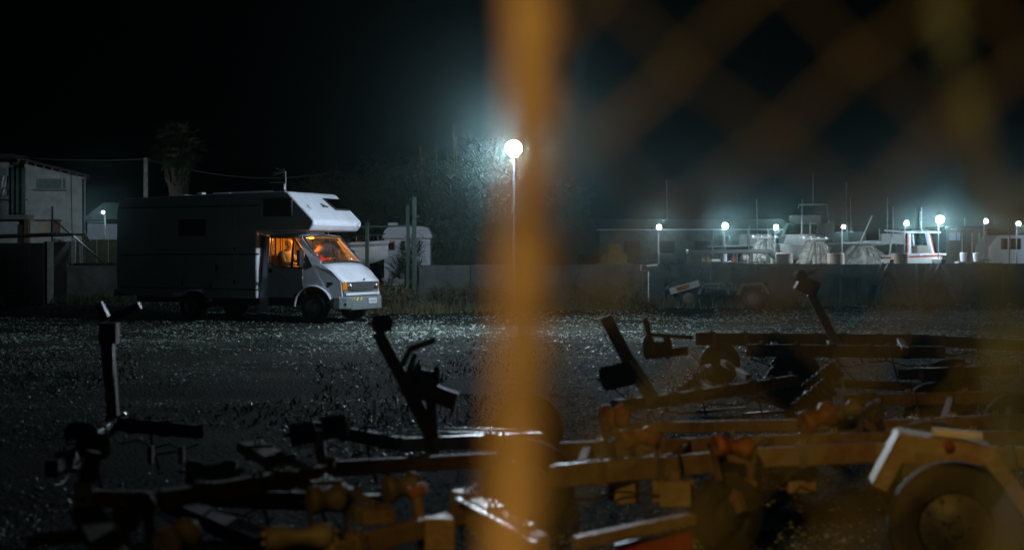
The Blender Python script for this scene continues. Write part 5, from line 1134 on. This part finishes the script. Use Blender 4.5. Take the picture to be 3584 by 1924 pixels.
def trailer_front_left():
    r = thing('boat_trailer', (-1.2, 6.6, 0), 'nearest boat trailer at bottom left, its rail end capped with a pale plate', 'boat trailer', 'boat trailers in the foreground')
    a = gz(300, 1740, .50); beam(r, a, gz(560, 1748, .48), .07, .07, FRAMEY); beam(r, gz(560, 1748, .48), gz(1130, 1655, .48), .07, .08, FRAMEY)
    e = MB().box(a + Vector((0, -.02, 0)), (.085, .05, .14)).build('end_plate', WHITE, r, bevel=.008); MB().lathe([(0, .014), (.006, .014)], a + Vector((0, -.046, 0)), (0, -1, 0), 10).build('bolt_hole', PLAST, e)
    MB().bar(a + Vector((.0, 0, .05)), a + Vector((.03, .02, .20)), .07, .06).build('rail_bracket', RUST, r)
    b = gz(1150, 1640, .46); c = gz(1330, 1810, .46); beam(r, gz(870, 1560, .46), c, .14, .06, FRAMEY)
    MB().bar(gz(300, 1790, .45), gz(430, 2010, .42), .12, .05).build('drawbar_arm', FRAMEY, r); beam(r, gz(100, 1890, .40), gz(330, 1872, .42), .05, .05, RUST)
    for x, y, ax, m in ((470, 1790, (.4, 1, .3), CREAMR), (620, 1885, (.5, 1, .2), CREAMR), (1140, 1745, (1, .5, 0), CREAMR), (1405, 1705, (1, .5, .1), CREAMR)):
        c2 = gz(x, y, .52); roller(r, c2, ax, .15, .062, m, arm=c2 + Vector((.02, .02, -.16)))
    roller(r, gz(1050, 1878, .48), (1, .1, .03), .25, .05, CREAMR, arm=gz(1050, 1878, .34)); MB().bar(gz(940, 1850, .50), gz(948, 1990, .36), .03, .05).build('orange_bracket', ORANGE, r)
    MB().bar(gz(1452, 1705, .56), gz(1482, 1924, .34), .035, .06).build('upright_bracket', FRAMEY, r); MB().box(gz(1465, 1712, .56), (.08, .06, .04), (0, R(-15), 0)).build('orange_cap', ORANGE, r); MB().box(gz(1540, 1865, .42), (.12, .05, .13)).build('gusset', FRAMEY, r)
    beam(r, gz(1150, 1935, .42), gz(1480, 1845, .44), .06, .08, FRAMEY); beam(r, gz(1480, 1845, .44), gz(1640, 1800, .44), .06, .06, FRAMEY); beam(r, gz(1600, 1760, .46), gz(1900, 1935, .44), .07, .13, FRAMEY)
    MB().bar(gz(1600, 1745, .52), gz(1880, 1905, .505), .02, .015).build('edge_strip', STEEL, r)  # thin steel strip along the beam top
    for c3 in (gz(1655, 1705, .5), gz(1800, 1617, .5)): MB().ball(c3, (.03, .02, .012)).build('glint_bead', CHROME, r)  # chrome beads added in place of specular glints
    MB().bar(gz(650, 1735, .12), gz(1330, 1760, .12), .10, .10).build('ground_beam', DARKST, r)
    MB().bar(gz(600, 1760, .10), gz(1000, 1930, .10), .14, .08).build('ground_beam', DARKST, r)
    for c4 in (gz(300, 1900, .25), gz(1330, 1890, .2)): wheel_part(r, c4 + Vector((0, -1.2, 0)), (.1, -1, 0), .22, .13, DARKST)
trailer_front_left()

# ================================================================== THE FENCE WE LOOK THROUGH
def near_fence():
    D = .64; q = lambda x, y, d=D: px(x, y, d)
    r = thing('chain_link_fence', (.02, D, 0), 'out-of-focus chain-link fence with an orange-lit post close to the camera', 'fence')
    line = [(1868, -900), (1868, -300), (1862, 0), (1872, 160), (1866, 330), (1866, 520), (1856, 760), (1838, 1000), (1826, 1250), (1822, 1500), (1812, 1750), (1806, 1924), (1800, 3000), (1795, 13400)]
    MB().tube([q(x, y) for x, y in line], .0118, 14).build('post', POSTM, r, smooth=True)
    s = 550 * D / F / 2; h = 540 * D / F / 2                    # half diagonals of one mesh cell
    x0 = q(1850, 0).x + .004; z0 = q(0, 1290).z; n = 0
    for c in range(-3, 16):
        pts = []; k0, k1 = -34, 18
        if c == -1: k0, k1 = 8, 18
        if c == -2: k0, k1 = 9, 12
        if c == -3: continue
        for k in range(k0, k1 + 1):
            xx = x0 + (c + ((k + c) % 2)) * s
            zz = z0 + k * h; f = .004 * math.sin(k * 1.9 + c) ; yy = D - .012 + (.004 if (k + c) % 2 else -.004)
            pts.append(Vector((xx + f + .016 * mnoise.noise(Vector((xx * 9, zz * 7, 1))), yy + .05 * mnoise.noise(Vector((xx * 4, zz * 3, 6))), zz + .016 * mnoise.noise(Vector((xx * 8, zz * 8, 11))))))
        if pts: MB().tube(pts, .0023, 6).build('mesh_wire', PVC, r, smooth=True)
    MB().tube([q(1850, -420), q(2700, -430), q(3900, -400), q(9000, -420)], .003, 6).build('tension_wire', STEEL, r)
    for y in (-300, 400, 1290, 2200): MB().tube([q(1835, y, D - .018), q(1880, y + 20, D - .019), q(1895, y + 60, D)], .0018, 5).build('tie_wire', STEEL, r)
    x = q(9000, 0).x; MB().tube([(x, D, -.3), (x, D, 1.9)], .02, 12).build('end_post', POSTM, r, smooth=True)
    cb = MB().tube([q(3260, -500, .72), q(3285, -60, .72), q(3345, 220, .72), q(3420, 520, .72), q(3485, 800, .72), q(3510, 1050, .72), q(3525, 1500, .72), q(3540, 2400, .72), q(3560, 8000, .72), q(3560, 11000, .72)], .0065, 8).build('hanging_cable', mat('pale_grey_cable', (.08, .12, .13), .7), smooth=True); tag(cb, 'blurred grey cable hanging down at the upper right, close to the camera', 'cable')
near_fence()

# ================================================================== HAZE
def haze():  # haze box added to give the lamps a soft glow
    x0, x1, y0, y1, z0, z1 = -60, 60, -14, 130, -1.2, 10
    mb = MB().box(((x0 + x1) / 2, (y0 + y1) / 2, (z0 + z1) / 2), (x1 - x0, y1 - y0, z1 - z0))
    m = bpy.data.materials.new('lamp_glow_haze'); m.use_nodes = True; t = m.node_tree; t.nodes.clear()
    v = t.nodes.new('ShaderNodeVolumePrincipled'); v.inputs['Density'].default_value = 0.00036; v.inputs['Color'].default_value = (.62, .96, .93, 1); v.inputs['Anisotropy'].default_value = .97
    o = t.nodes.new('ShaderNodeOutputMaterial'); t.links.new(v.outputs[0], o.inputs['Volume'])
    h = mb.build('haze', m); tag(h, 'thin haze added over the yard for lamp glow', 'haze', kind='stuff')
haze()
